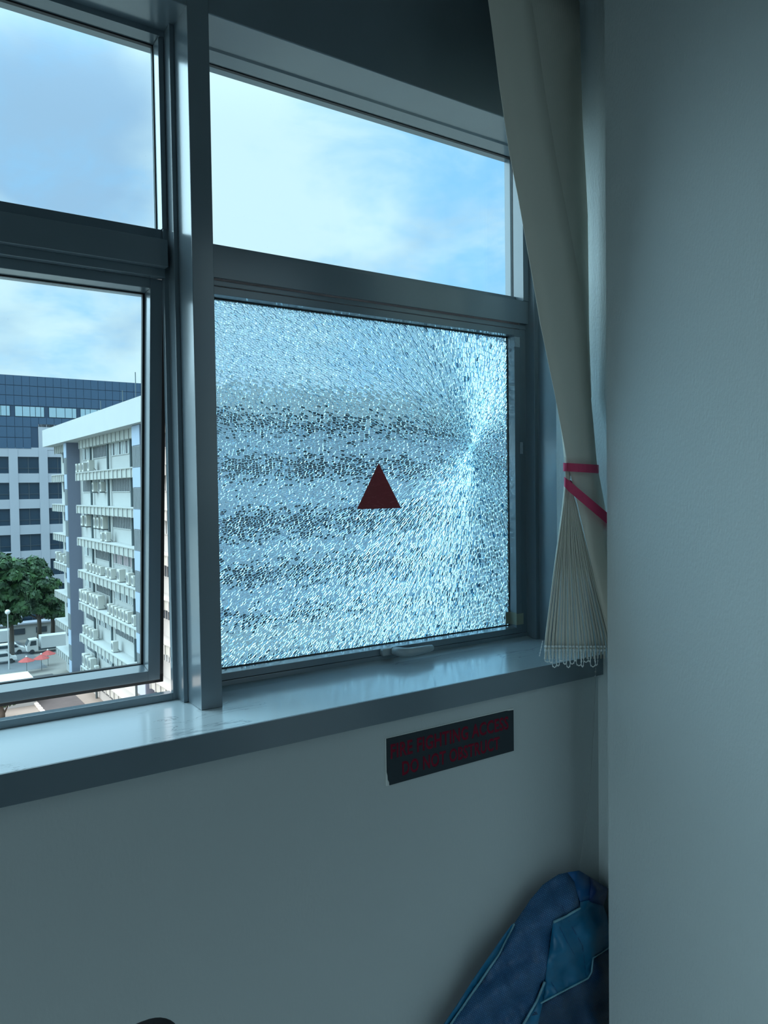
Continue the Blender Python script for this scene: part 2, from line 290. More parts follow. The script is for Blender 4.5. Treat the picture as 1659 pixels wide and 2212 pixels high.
# ---- the shattered glass: cells elongated along the rays from the point of impact
def shattered(x0, x1, z0, z1, cx_, cz_):
    rings = []; r = 0.0035; lng = 0.0; tab_r = [1e-5]; tab_g = [-4.0]
    def s_t(r_): return 0.0021 + 0.0028 * min(1, (r_ / 0.30)) ** 0.6
    def asp(r_): return 1.25 if r_ < 0.012 else (3.0 - 1.3 * min(1, max(0, (r_ - 0.22) / 0.40)))
    pts = []; tab_r.append(r); tab_g.append(0.0)
    while r < 1.0:
        st = s_t(r); n = max(6, int(2 * math.pi * r / st)); ph = random.random() * 6.28
        for i in range(n):
            a = ph + 2 * math.pi * (i + random.uniform(-0.36, 0.36)) / n
            rr = r + random.uniform(-0.40, 0.40) * st * asp(r)
            x, z = cx_ + rr * math.cos(a), cz_ + rr * math.sin(a)
            if x0 - 0.04 < x < x1 + 0.04 and z0 - 0.04 < z < z1 + 0.04: pts.append((rr, a))
        dr = st * asp(r); lng += math.log((r + dr) / r) / asp(r); r += dr; tab_r.append(r); tab_g.append(lng)
    tr_, tg = np.log(np.array(tab_r)), np.array(tab_g)
    P = [(math.exp(np.interp(math.log(max(rr, 1e-5)), tr_, tg)), a) for rr, a in pts]
    P = [Vector((g * math.cos(a), g * math.sin(a))) for g, a in P]
    vo, _, fo, orig, _, _ = geometry.delaunay_2d_cdt(P, [], [], 0, 1e-7)
    V = np.array([(q[0], q[1]) for q in vo]); cells = [[] for _ in V]
    T = np.array([f for f in fo if len(f) == 3])
    A, B, D = V[T[:, 0]], V[T[:, 1]], V[T[:, 2]]
    d = 2 * (A[:, 0] * (B[:, 1] - D[:, 1]) + B[:, 0] * (D[:, 1] - A[:, 1]) + D[:, 0] * (A[:, 1] - B[:, 1])); d[np.abs(d) < 1e-14] = 1e-14
    a2, b2, c2 = (A ** 2).sum(1), (B ** 2).sum(1), (D ** 2).sum(1)
    cc = np.stack([(a2 * (B[:, 1] - D[:, 1]) + b2 * (D[:, 1] - A[:, 1]) + c2 * (A[:, 1] - B[:, 1])) / d,
                   (a2 * (D[:, 0] - B[:, 0]) + b2 * (A[:, 0] - D[:, 0]) + c2 * (B[:, 0] - A[:, 0])) / d], 1)
    g = np.hypot(cc[:, 0], cc[:, 1]); rr = np.exp(np.interp(np.log(np.maximum(g, 1e-9)), tg, tr_)); k = rr / np.maximum(g, 1e-9)
    cc_r = cc * k[:, None] + np.array([cx_, cz_])
    for ti, tri in enumerate(T):
        for q in tri: cells[q].append(ti)
    def clip(poly):
        for ax, lim, sg in ((0, x0, 1), (0, x1, -1), (1, z0, 1), (1, z1, -1)):
            res = []
            for i in range(len(poly)):
                p0, p1 = poly[i - 1], poly[i]; i0, i1 = (p0[ax] - lim) * sg >= 0, (p1[ax] - lim) * sg >= 0
                if i0 != i1:
                    tt = (lim - p0[ax]) / (p1[ax] - p0[ax]); res.append((p0[0] + tt * (p1[0] - p0[0]), p0[1] + tt * (p1[1] - p0[1])))
                if i1: res.append(p1)
            poly = res
            if len(poly) < 3: return []
        return poly
    mb = MB(); vs, fs = [], []
    for q, tl in enumerate(cells):
        if len(tl) < 3: continue
        c0 = V[q]; tl = sorted(tl, key=lambda i: math.atan2(cc[i][1] - c0[1], cc[i][0] - c0[0]))
        poly = [tuple(cc_r[i]) for i in tl]
        if not all(x0 - 0.06 < a < x1 + 0.06 and z0 - 0.06 < b < z1 + 0.06 for a, b in poly): continue
        poly = clip(poly)
        if len(poly) < 3: continue
        pa = np.array(poly); ctr = pa.mean(0); off = pa - ctr; ln_ = np.linalg.norm(off, axis=1)
        # every granule is a closed block of glass, parted from its neighbours by a hairline gap
        inn = ctr + off * (1 - np.minimum(0.00012, ln_ * 0.1) / np.maximum(ln_, 1e-6))[:, None]
        sh = rng.normal(0, 0.00035, 2); tx, tz = rng.normal(0, 0.012, 2); bx_, bz_ = rng.normal(0, 0.010, 2)
        ch = np.minimum(0.0004, ln_ * 0.2); top = ctr + (inn - ctr) * (1 - ch / np.maximum(ln_, 1e-6))[:, None]
        b = len(vs); n = len(poly)
        for (px, pz) in top: vs.append((px, tx * (px - ctr[0]) + tz * (pz - ctr[1]), pz))
        for (px, pz) in inn: vs.append((px, 0.00022 + tx * (px - ctr[0]) + tz * (pz - ctr[1]), pz))
        for (px, pz) in inn: vs.append((px + sh[0], 0.0055 + bx_ * (px - ctr[0]) + bz_ * (pz - ctr[1]), pz + sh[1]))
        fs.append(tuple(range(b, b + n))); fs.append(tuple(range(b + 3 * n - 1, b + 2 * n - 1, -1)))
        for i in range(n):
            j = (i + 1) % n; fs.append((b + n + i, b + n + j, b + j, b + i)); fs.append((b + 2 * n + i, b + 2 * n + j, b + n + j, b + n + i))
    mb.add(vs, fs)
    return mb
SHG = bpy.data.materials.new('shattered glass'); SHG.use_nodes = True; t = SHG.node_tree; t.nodes.clear()
o_ = N(t, 'ShaderNodeOutputMaterial'); g_ = N(t, 'ShaderNodeBsdfGlass', Roughness=0.0, IOR=1.5); g_.inputs[0].default_value = (0.61, 0.82, 0.915, 1); L(t, g_.outputs[0], o_.inputs[0])
mb = shattered(0.618, 1.5135, 1.1545, 1.9675, 1.3814, 1.6581)
sg = mb.build('shattered_pane', SHG, sash, fix=False); sg['kind'] = 'stuff'; sg['label'] = 'tempered glass shattered into small granules around one impact point'

# cam handle on the bottom rail
HM = mat('handle metal', (0.34, 0.38, 0.39), 0.42, 0.1)
hb = MB(); hb.prism([(1.050, 1.1380), (1.053, 1.1345), (1.083, 1.1345), (1.083, 1.1525), (1.053, 1.1525), (1.050, 1.1490)], 'y', -0.041, -0.0285)
handle = hb.build('handle', HM, sash, bevel=0.002); handle['label'] = 'grey cam handle on the bottom rail'
hp = MB()
pts = [(1.079, -0.046, 1.1455), (1.086, -0.060, 1.1450), (1.094, -0.070, 1.1440), (1.108, -0.074, 1.1435), (1.135, -0.073, 1.1435), (1.165, -0.070, 1.1435), (1.183, -0.067, 1.1435)]
hp.tube(pts, [0.0095, 0.0115, 0.0118, 0.0112, 0.0104, 0.0094, 0.0078], 12); hp.ball((1.183, -0.067, 1.1435), 0.006, 10, 6)
hp.box(1.077, 1.084, -0.050, -0.036, 1.138, 1.150)
hp = hp.build('handle_lever', HM, sash, smooth=True)

# ================================================================== WINDOW WITH THE OPEN SASH
w2 = empty('window_2', (0.04, 0, ZS), 'window with a clear upper pane over a lower sash pushed open', 'window', kind='structure')
MB().prism([(0.5402, -0.0871), (0.5402, -0.04), (0.5204, -0.04), (0.5204, -0.0534), (0.5305, -0.0534), (0.5305, -0.0871)], 'z', ZS, ZH).build('jamb', FRAME, w2, bevel=0.001)
MB().prism([(-0.46, -0.0871), (-0.46, -0.04), (-0.44, -0.04), (-0.44, -0.0534), (-0.45, -0.0534), (-0.45, -0.0871)], 'z', ZS, ZH).build('jamb', FRAME, w2, bevel=0.001)
MB().prism([(-0.0553, ZH), (-0.0553, 2.461), (-0.02, 2.457), (0.01, 2.457), (0.01, ZH + 0.02), (-0.05, ZH + 0.02)], 'x', -0.46, 0.5402).build('frame_head', FRAME, w2)
MB().prism([(-0.02, 2.0785), (-0.048, 2.0785), (-0.048, 2.0496), (-0.080, 2.0496), (-0.080, 1.996), (-0.035, 1.996), (0.01, 1.996), (0.01, 2.0785)], 'x', -0.46, 0.5206).build('transom', FRAME, w2, bevel=0.0008)
box('frame_head', FRAME, w2, -0.46, 0.5206, -0.0620, -0.043, 1.9790, 1.9965)
MB().box(-0.46, 0.5402, 0.013, 0.035, 1.958, 2.0).build('leak_strip', FRAME, w2)  # added strip that blocks the light leak over the open sash
box('frame_sill', FRAME, w2, -0.46, 0.5206, -0.0530, -0.03, ZS, 1.1335)
MB().box(0.5186, 0.5290, -0.0553, -0.015, 2.0785, 2.457).build('glazing_bead', FRAME, w2, bevel=0.0006)
MB().box(-0.44, 0.5165, -0.021, -0.015, 2.076, 2.459).build('upper_pane', GLASS, w2)
MB().box(0.5165, 0.5188, -0.023, -0.014, 2.0785, 2.457).box(-0.44, 0.5188, -0.023, -0.014, 2.4545, 2.458).build('gasket', GASKET, w2)
# tilted sash: built upright about its top hinge, then turned
HY, HZ, TILT, SH = -0.040, 1.9800, math.atan2(0.0766, 0.8369), 0.8403
def tiltmb(mb_):
    c_, s_ = math.cos(TILT), math.sin(TILT); q2 = []
    for (x, y, z) in mb_.v:   # local: y outward from the front face, z downward negative
        q2.append((x, HY + y * c_ - z * s_, HZ + y * s_ * 1.0 + z * c_))
    mb_.v = q2; return mb_
SX0, SX1, BW = -0.445, 0.5224, 0.0255
def rail(): return MB()
s2 = MB()
s2.box(SX1 - BW, SX1, 0, 0.048, -SH, 0); s2.box(SX0, SX0 + BW, 0, 0.048, -SH, 0)
s2.prism([(0, 0), (0, -0.020), (0.04, -0.0265), (0.048, -0.0265), (0.048, 0)], 'x', SX0 + BW, SX1 - BW)
s2.prism([(0, -SH), (0, -SH + 0.0215), (0.040, -SH + 0.0275), (0.048, -SH + 0.0275), (0.048, -SH)], 'x', SX0 + BW, SX1 - BW)
sash2 = tiltmb(s2).build('sash', FRAME, w2, bevel=0.0008)
tiltmb(MB().box(SX1 - BW - 0.004, SX0 + BW, 0.0375, 0.0435, -SH + 0.024, -0.024)).build('sash_pane', GLASS, sash2)
tiltmb(MB().box(SX1 - BW - 0.0045, SX1 - BW, 0.036, 0.045, -SH + 0.0275, -0.0265).box(SX0 + BW, SX1 - BW, 0.036, 0.045, -0.0285, -0.026).box(SX0 + BW, SX1 - BW, 0.036, 0.045, -SH + 0.027, -SH + 0.0285)).build('gasket', GASKET, sash2)
fl = MB(); fl.box(SX1 - 0.003, SX1 + 0.0175, 0.030, 0.046, -SH - 0.017, -0.02); fl.box(SX0, SX1 + 0.0175, 0.030, 0.046, -SH - 0.017, -SH + 0.003)
tiltmb(fl).build('weather_flange', mat('black rubber', (0.012, 0.012, 0.013), 0.45), sash2, bevel=0.001)

w3 = empty('added_window_back', ((WX0 + WX1) / 2, RY0, WZ0), 'large unseen window added behind the camera to brighten the room', 'window', kind='structure')  # added opening, brightens the room from behind
MB().box(WX0, WX1, RY0 - 0.06, RY0 - 0.01, WZ0, WZ0 + 0.05).box(WX0, WX1, RY0 - 0.06, RY0 - 0.01, WZ1 - 0.05, WZ1).box(WX0, WX0 + 0.05, RY0 - 0.06, RY0 - 0.01, WZ0 + 0.05, WZ1 - 0.05).box(WX1 - 0.05, WX1, RY0 - 0.06, RY0 - 0.01, WZ0 + 0.05, WZ1 - 0.05).build('window_frame', FRAME, w3)
MB().box(WX0 + 0.05, WX1 - 0.05, RY0 - 0.04, RY0 - 0.034, WZ0 + 0.05, WZ1 - 0.05).build('pane', GLASS2, w3)
w4 = empty('added_window_left', (RX0, (VY0 + VY1) / 2, WZ0), 'large unseen window added in the left-hand wall to brighten the room', 'window', kind='structure')  # added opening, brightens the right-hand wall and blind
MB().box(RX0 - 0.06, RX0 - 0.01, VY0, VY1, WZ0, WZ0 + 0.05).box(RX0 - 0.06, RX0 - 0.01, VY0, VY1, WZ1 - 0.05, WZ1).box(RX0 - 0.06, RX0 - 0.01, VY0, VY0 + 0.05, WZ0 + 0.05, WZ1 - 0.05).box(RX0 - 0.06, RX0 - 0.01, VY1 - 0.05, VY1, WZ0 + 0.05, WZ1 - 0.05).build('window_frame', FRAME, w4)
MB().box(RX0 - 0.04, RX0 - 0.034, VY0 + 0.05, VY1 - 0.05, WZ0 + 0.05, WZ1 - 0.05).build('pane', GLASS2, w4)
# plain unseen wall beyond the mullion, put in to keep daylight out
struct(MB().box(RX0, -0.504, -0.1605, -0.005, ZS, ZH).build('wall_side', WALL), 'unseen white wall beyond the far mullion, added to keep daylight out', 'wall')

# ================================================================== THINGS ON AND ABOUT THE WINDOW
# red triangle on the shattered pane
RED = bpy.data.materials.new('red film'); RED.use_nodes = True; t = RED.node_tree; p = t.nodes['Principled BSDF']; p.inputs['Roughness'].default_value = 0.35
co = N(t, 'ShaderNodeTexCoord'); mpp = N(t, 'ShaderNodeMapping'); mpp.inputs['Scale'].default_value = (14, 14, 60); mpp.inputs['Rotation'].default_value = (0, 0.35, 0); L(t, co.outputs['Object'], mpp.inputs[0])
nz = N(t, 'ShaderNodeTexNoise', Scale=1.0, Detail=2.0, Distortion=0.6); L(t, mpp.outputs[0], nz.inputs['Vector'])
sb = N(t, 'ShaderNodeMath', operation='SUBTRACT'); L(t, nz.outputs['Fac'], sb.inputs[0]); sb.inputs[1].default_value = 0.5
ab = N(t, 'ShaderNodeMath', operation='ABSOLUTE'); L(t, sb.outputs[0], ab.inputs[0])
mr = N(t, 'ShaderNodeMapRange'); L(t, ab.outputs[0], mr.inputs[0]); mr.inputs[1].default_value = 0.0; mr.inputs[2].default_value = 0.012; mr.inputs[3].default_value = 1.0; mr.inputs[4].default_value = 0.0
mx = N(t, 'ShaderNodeMix', data_type='RGBA'); L(t, mr.outputs[0], mx.inputs[0]); mx.inputs[6].default_value = (0.24, 0.003, 0.010, 1); mx.inputs[7].default_value = (0.36, 0.03, 0.045, 1); L(t, mx.outputs[2], p.inputs['Base Color'])
a, b, c = onY(818, 1000, -0.003), onY(771, 1100, -0.003), onY(866.5, 1097.5, -0.003)
tri = MB().prism([(a[0], a[2]), (b[0], b[2]), (c[0], c[2])], 'y', -0.0030, -0.0022).build('sticker', RED, origin=(a[0], -0.003, b[2]))
tag(tri, 'dark red triangle sticker on the shattered pane', 'sticker')

# tapes on the sash corners
TAPE = mat('yellowed tape', (0.34, 0.36, 0.27), 0.5, bump=((200, 60, 60), 0.3), translucent=0.15)
CLR = mat('crinkled clear tape', (0.33, 0.40, 0.45), 0.2, bump=((260, 260, 160), 0.9))
tp = MB(); tp.box(1.5130, 1.5137, -0.0298, 0.0, 1.1590, 1.1930); tp.box(1.5130, 1.5395, -0.0303, -0.0296, 1.1590, 1.1905); tp.box(1.497, 1.5137, -0.0030, -0.0024, 1.1590, 1.1935)
tag(tp.build('tape', TAPE, origin=(1.513, -0.03, 1.159)), 'yellowed tape strip on the lower right corner of the shattered sash', 'tape')
rows = []
for i in range(6):
    z = 1.9640 - 0.0055 * i; rows.append([(1.5136, y, z - 0.004 * (j == 2) * (i == 5)) for j, y in enumerate((-0.0015, -0.010, -0.019, -0.0288))] + [(1.5140 + 0.0065 * j, -0.0298 - 0.0006 * ((i + j) % 2), z) for j in range(4)])
tag(MB().grid(rows).build('tape', CLR, solid=0.0006, origin=(1.513, -0.03, 1.93)), 'crinkled clear tape on the upper right corner of the shattered sash', 'tape')
rows = [[(1.5305 + 0.0034 * j, -0.0312 - 0.0008 * ((i * j) % 2), 1.672 - 0.0065 * i) for j in range(4)] for i in range(6)]
tag(MB().grid(rows).build('tape', CLR, solid=0.0006, origin=(1.531, -0.031, 1.64)), 'torn scrap of clear tape midway up the right stile of the shattered sash', 'tape')

# the sign
a = onY(833.5, 1592, -0.286); b = onY(1109, 1532, -0.286); c_ = onY(1109, 1622.5, -0.286); d_ = onY(836, 1698, -0.286)
sx0, sx1, sz0, sz1 = a[0], b[0], (c_[2] + d_[2]) / 2, (a[2] + b[2]) / 2
sign = empty('sign', (sx0, -0.283, sz0), 'dark plate with red lettering on the wall below the sill', 'sign')
MB().box(sx0, sx1, -0.2862, -0.2832, sz0, sz1).build('backing_foam', mat('white foam tape', (0.75, 0.76, 0.74), 0.8), sign)
pl = MB().prism([(sx0 + 0.0006, sz0 + 0.030), (sx0 + 0.0028, sz0 + 0.022), (sx0 + 0.0034, sz0 + 0.013), (sx0 + 0.0065, sz0 + 0.007), (sx0 + 0.0070, sz0 + 0.0008), (sx1 - 0.0008, sz0 + 0.0008), (sx1 - 0.0008, sz1 - 0.0042), (sx1 - 0.015, sz1 - 0.0034), (sx1 - 0.022, sz1 - 0.0020), (sx0 + 0.0006, sz1 - 0.0012)], 'y', -0.2874, -0.2860)
plate = pl.build('plate', mat('dark plate', (0.032, 0.044, 0.052), 0.75, spec=0.2), sign)
LET = mat('sign red', (0.20, 0.006, 0.025), 0.7, spec=0.2)
def text_part(body, x0, x1, z0, z1, y, parent):
    cu = bpy.data.curves.new('lettering', 'FONT'); cu.body = body; cu.size = 0.05; cu.offset = 0.0013; cu.resolution_u = 3; cu.space_character = 1.06
    tmp = bpy.data.objects.new('lettering', cu); C.objects.link(tmp); bpy.context.view_layer.update()
    dg = bpy.context.evaluated_depsgraph_get(); me = bpy.data.meshes.new_from_object(tmp.evaluated_get(dg)); bpy.data.objects.remove(tmp)
    vs_ = np.array([v.co[:] for v in me.vertices]); lo, hi = vs_.min(0), vs_.max(0)
    o3 = ORG[parent.name]
    for v in me.vertices:
        fx, fz = (v.co.x - lo[0]) / (hi[0] - lo[0]), (v.co.y - lo[1]) / (hi[1] - lo[1])
        v.co = (x0 + fx * (x1 - x0) - o3[0], y - o3[1], z0 + fz * (z1 - z0) - o3[2])
    me.materials.clear(); me.materials.append(LET)
    o = bpy.data.objects.new('lettering', me); C.objects.link(o); o.parent = parent; ORG[o.name] = o3
    q = o.modifiers.new('thick', 'SOLIDIFY'); q.thickness = 0.0003
    return o
_x = lambda px, py: onY(px, py, -0.2877)[0]
H_ = sz1 - sz0
text_part('FIRE FIGHTING ACCESS', _x(844, 1620), _x(1098.5, 1560), sz0 + 0.545 * H_, sz0 + 0.855 * H_, -0.2877, sign)
text_part('DO NOT OBSTRUCT', _x(869, 1660), _x(1079.5, 1610), sz0 + 0.135 * H_, sz0 + 0.435 * H_, -0.2877, sign)

# ================================================================== VERTICAL BLIND, gathered and tied
VAN = mat('blind fabric', (0.80, 0.77, 0.68), 0.85, spec=0.15, bump=((900, 900, 350), 0.15), translucent=0.12)
ROWS = [-110, -40, 60, 180, 330, 420, 600, 700, 850, 940, 1000, 1040, 1090, 1124, 1190, 1254, 1310, 1369, 1400]
I = lambda tab: (lambda y: float(np.interp(y, [q[0] for q in tab], [q[1] for q in tab])))
L0 = I([(-110, 1038), (0, 1055), (180, 1078), (330, 1100), (420, 1118), (600, 1150), (700, 1167), (850, 1198), (1000, 1226), (1040, 1236), (1120, 1255), (1254, 1285), (1369, 1315), (1430, 1326)])
R0 = I([(-110, 1138), (0, 1155), (180, 1180), (330, 1205), (420, 1222), (600, 1255), (700, 1266), (850, 1276), (1000, 1289), (1050, 1298), (1120, 1311), (1254, 1326), (1430, 1336)])
RN = I([(-110, 1252), (0, 1253.5), (180, 1258), (330, 1266), (420, 1270), (600, 1272), (700, 1273), (850, 1278), (1000, 1290), (1050, 1299), (1120, 1312), (1430, 1340)])
LN = I([(-110, 1052), (0, 1068), (420, 1122), (600, 1151), (700, 1166), (850, 1194), (940, 1209), (1000, 1218.5), (1040, 1221.5), (1054, 1222), (1124, 1212.8), (1254, 1194), (1369, 1178.7), (1430, 1173)])
LF = I([(-110, 1060), (850, 1198), (940, 1212), (1000, 1224), (1040, 1229), (1063, 1237), (1186, 1266), (1270, 1286), (1355, 1310), (1430, 1324)])   # right edge of the fan
YB = I([(-110, -0.335), (850, -0.342), (1430, -0.352)])
def sm(a, b, x): t_ = min(1, max(0, (x - a) / (b - a))); return t_ * t_ * (3 - 2 * t_)
blind = empty('vertical_blind', (1.42, -0.29, 1.13), 'cream vertical blind gathered in a bundle at the right of the window', 'blind')
NV = 21
VIEW = np.array([0.70, 0.714, 0.0])
bottoms = []
for k in range(NV):
    rows = []
    for y in ROWS:
        if k == 0:
            yy = y + 20
            l, r_ = L0(y), R0(y); Ya = YB(y) - 0.003; Yc = YB(y) - 0.004 - 0.014 * sm(1000, 1300, y)
            A = onY(l, y, Ya); Cc = onY(r_, y, Yc); B = A * 0.5 + Cc * 0.5
            nrm = np.array([-VIEW[0], -VIEW[1], 0]); B = B + nrm * 0.006; z = A[2]
            Q = [A, A * 0.72 + Cc * 0.28 + nrm * 0.005, B, A * 0.28 + Cc * 0.72 + nrm * 0.005, Cc]
            rows.append([(q[0], q[1], z) for q in Q]); continue
        f = (k - 1) / (NV - 2)                       # 0 right-hand ... 1 left-hand in the fan
        tf = sm(860, 1045, y)
        wob = 0.35 * math.sin(k * 2.4 + y * 0.011) if y > 1060 else 0
        lf = LF(y) + (LN(y) - LF(y)) * (f if y > 860 else 0) + wob
        lt = L0(y) + 2
        rt = R0(y) + (RN(y) - R0(y)) * (1 - 0.0) * ((k) / (NV - 1))
        sp = abs(LF(y) - LN(y)) / (NV - 2)
        l = lt + (lf - lt) * tf
        r_ = rt + (lf + max(1.3, sp * 0.74) - rt) * tf
        dd = (0.0026 * k) * (1 - tf) + 0.0008 * (k % 3) * tf
        Y_ = YB(y) + dd; q_ = lambda u_, back: onY(l + (r_ - l) * u_, y, Y_) + VIEW * back * tf
        dg = min(0.0050, 0.0011 * sp)            # how far the rounded front edge stands proud
        A, A2, B, D2, D = q_(0, dg), q_(0.16, dg * 0.35), q_(0.45, 0), q_(0.80 + 0.12 * (1 - tf), dg * 0.4), q_(1, dg * 1.2) + VIEW * 0.011 * (1 - tf)
        dep = min(0.07, max(0.004, (1.530 - D[0]) / VIEW[0])) * tf
        side = np.array([0.714, -0.70, 0])
        E_ = D + VIEW * (dep * 0.5 + 0.001) - side * 0.0002 * tf; F_ = D + VIEW * (dep + 0.002) - side * 0.0002 * tf
        z = A[2]; rows.append([(q[0], q[1], z) for q in (A, A2, B, D2, D, E_, F_)])
    vn = MB().grid(rows).build('vane', VAN, blind, smooth=True, solid=0.0009)
    if k: bottoms.append(rows[-1])
    if k:   # hem with the weight, and its clip
        A, A2, B, D2, D, E_, F_ = (np.array(q) for q in rows[-1])
        drop = np.array([0, 0, -0.027]); A = A - VIEW * 0.001
        h = MB(); q0 = [A, B, D, E_]; q1 = [A + drop + np.array([0.002, 0, 0]), B + drop, D + drop - np.array([0.002, 0, 0]), E_ + drop]
        h.grid([[tuple(q) for q in q0], [tuple(q) for q in q1]]).build('hem', VAN, vn, solid=0.0012)
MB().box(1.15, 1.53, -0.365, -0.28, 2.86, 2.90).build('headrail', FRAME, blind)
# bead chain: clips at the bottom of each vane and loops from vane to vane
CH = mat('white plastic bead', (0.88, 0.90, 0.88), 0.35)
cl_ = MB()
for rws in bottoms:
    B = np.array(rws[2]) - VIEW * 0.004
    cl_.ball((B[0], B[1], B[2] + 0.004), 0.0036, 8, 5, (1, 1, 0.8)); cl_.ball((B[0], B[1], B[2] - 0.005), 0.0034, 8, 5)
o = cl_.build('chain_clip', CH, blind, smooth=True); o['kind'] = 'stuff'
for i in range(0, len(bottoms) - 1):
    p0 = np.array(bottoms[i][2]) - VIEW * 0.007; p1 = np.array(bottoms[i + 1][2]) - VIEW * 0.007
    if i < 4: continue
    dpt = 0.036 + 0.008 * math.sin(i * 1.7); ext = 0.006 + 0.004 * math.sin(i * 2.9)
    pts = []
    for j in range(15):
        s_ = j / 14; w_ = math.sin(math.pi * s_)
        q = p0 + (p1 - p0) * s_ + (p0 - p1) / (np.linalg.norm(p1 - p0) + 1e-9) * ext * math.cos(math.pi * s_) * w_ * 1.2
        q = q + np.array([0, 0, -dpt * (1 - abs(2 * s_ - 1) ** 2.4)]); q = q - VIEW * 0.004 * w_ * (1 + i % 2); pts.append(q)
    lp = MB(); lp.tube(pts, 0.0008, 5)
    for q in pts[1::2]: lp.ball(q, 0.0017, 6, 4)
    lp.build('chain_loop', CH, blind, smooth=True)
p0 = onY(1172, 1385, -0.354); pts = [p0 + np.array([-0.002 * j, 0, -0.0065 * j]) for j in range(6)]
lp = MB(); lp.tube(pts, 0.0007, 5); [lp.ball(q, 0.0014, 6, 4) for q in pts]; lp.build('chain_end', CH, blind, smooth=True)

# pink ribbons
RIB = mat('pink ribbon', (0.72, 0.06, 0.16), 0.6, noise=(60, 0.12), translucent=0.1)
def strip(px0, px1, w, Y0_, Y1_, n=8, sag=0.0, lift=0.006):
    rows = []
    for i in range(n + 1):
        s_ = i / n; x, y = px0[0] + (px1[0] - px0[0]) * s_, px0[1] + (px1[1] - px0[1]) * s_ + sag * math.sin(math.pi * s_); Y_ = Y0_ + (Y1_ - Y0_) * s_ - lift * math.sin(math.pi * s_)
        rows.append([tuple(onY(x, y - w / 2, Y_)), tuple(onY(x, y + w / 2, Y_))])
    return rows
r1_ = strip((1224, 1009), (1289.5, 1013), 18, -0.353, -0.357, lift=0.012)
back = [[tuple(onY(x, y - 9, Y_)), tuple(onY(x, y + 9, Y_))] for x, y, Y_ in ((1293, 1013.5, -0.348), (1289, 1013, -0.318), (1255, 1011, -0.272), (1226, 1009, -0.282), (1217, 1008.5, -0.332), (1219.5, 1009, -0.351), (1224, 1009, -0.356))]
tag(MB().grid(r1_ + back).build('ribbon', RIB, solid=0.0009, origin=(1.38, -0.36, 1.58)), 'pink ribbon tied level around the gathered blind', 'ribbon')
d1 = strip((1228, 1049), (1312, 1120), 24, -0.3605, -0.371, n=8, lift=0.006) + [[tuple(onY(1320, 1116, -0.366)), tuple(onY(1320, 1140, -0.366))], [tuple(onY(1331, 1125, -0.358)), tuple(onY(1331, 1149, -0.358))]]
lead = [[tuple(onY(x, y - 10, Y_)), tuple(onY(x, y + 11, Y_))] for x, y, Y_ in ((1246, 1058, -0.300), (1230, 1046, -0.290), (1219, 1040, -0.330), (1221.5, 1042, -0.356))]
tag(MB().grid(lead + d1).build('ribbon', RIB, solid=0.0009, origin=(1.38, -0.36, 1.5)), 'pink ribbon stretched slantwise from the blind behind the right wall', 'ribbon')
# thin cord down to the bag
pts = [onY(1287, 1442, -0.350), onY(1286, 1470, -0.350), onY(1283, 1560, -0.346), onY(1277, 1660, -0.338), onY(1266, 1770, -0.320), onY(1252, 1878, -0.328)]
cd = MB().tube(pts, 0.0005, 5)
for q in (onY(1286.5, 1451, -0.350), onY(1286.2, 1461, -0.350)): cd.ball(q, 0.0022, 8, 5)
cd.ball(onY(1279.8, 1615, -0.341), 0.0009, 6, 4)
tag(cd.build('cord', mat('grey cord', (0.25, 0.27, 0.27), 0.7), origin=tuple(pts[-1])), 'thin grey cord hanging from the blind down to the blue bag', 'cord')

# ================================================================== BLUE WOVEN BAG IN THE CORNER
def weave(name, c0, c1, sc):
    M = bpy.data.materials.new(name); M.use_nodes = True; t = M.node_tree; p = t.nodes['Principled BSDF']; p.inputs['Roughness'].default_value = 0.45
    uv = N(t, 'ShaderNodeUVMap'); mpp = N(t, 'ShaderNodeMapping'); mpp.inputs['Scale'].default_value = (sc, sc, 1); mpp.inputs['Rotation'].default_value = (0, 0, 0.35); L(t, uv.outputs[0], mpp.inputs[0])
    br = N(t, 'ShaderNodeTexBrick', Scale=1.0, offset=0.5); br.inputs['Color1'].default_value = (*c1, 1); br.inputs['Color2'].default_value = (*[a * 0.75 for a in c1], 1); br.inputs['Mortar'].default_value = (*c0, 1)
    br.inputs['Mortar Size'].default_value = 0.20; br.inputs['Mortar Smooth'].default_value = 0.6; br.inputs['Brick Width'].default_value = 1.25; br.inputs['Row Height'].default_value = 0.8
    L(t, mpp.outputs[0], br.inputs['Vector']); L(t, br.outputs['Color'], p.inputs['Base Color'])
    b = N(t, 'ShaderNodeBump', Strength=0.5, Distance=0.001); L(t, br.outputs['Fac'], b.inputs['Height']); b.invert = True; L(t, b.outputs[0], p.inputs['Normal'])
    return M
WV = weave('woven blue plastic', (0.002, 0.030, 0.115), (0.06, 0.20, 0.38), 260)
WV2 = weave('woven navy plastic', (0.001, 0.012, 0.055), (0.022, 0.095, 0.20), 260)
BLU = mat('blue tarpaulin', (0.003, 0.085, 0.25), 0.4, noise=(18, 0.3)); TEAL = mat('teal tarpaulin', (0.004, 0.135, 0.27), 0.42, noise=(22, 0.25)); NAVY = mat('navy tarpaulin', (0.002, 0.028, 0.13), 0.42)
PIPE = mat('pale blue piping', (0.17, 0.36, 0.44), 0.6, noise=(160, 0.3))
bx = lambda q: (940 + q[0] / 3.6065, 1800 + q[1] / 3.6065)
OUT = [(840, 400), (960, 320), (1120, 290), (1200, 340), (1345, 430), (1330, 500), (1308, 562), (1335, 640), (1362, 830), (1390, 1000), (1400, 1486), (1400, 1950), (-150, 1950), (-10, 1640), (100, 1486), (200, 1350), (330, 1150), (500, 920), (620, 700), (740, 520)]
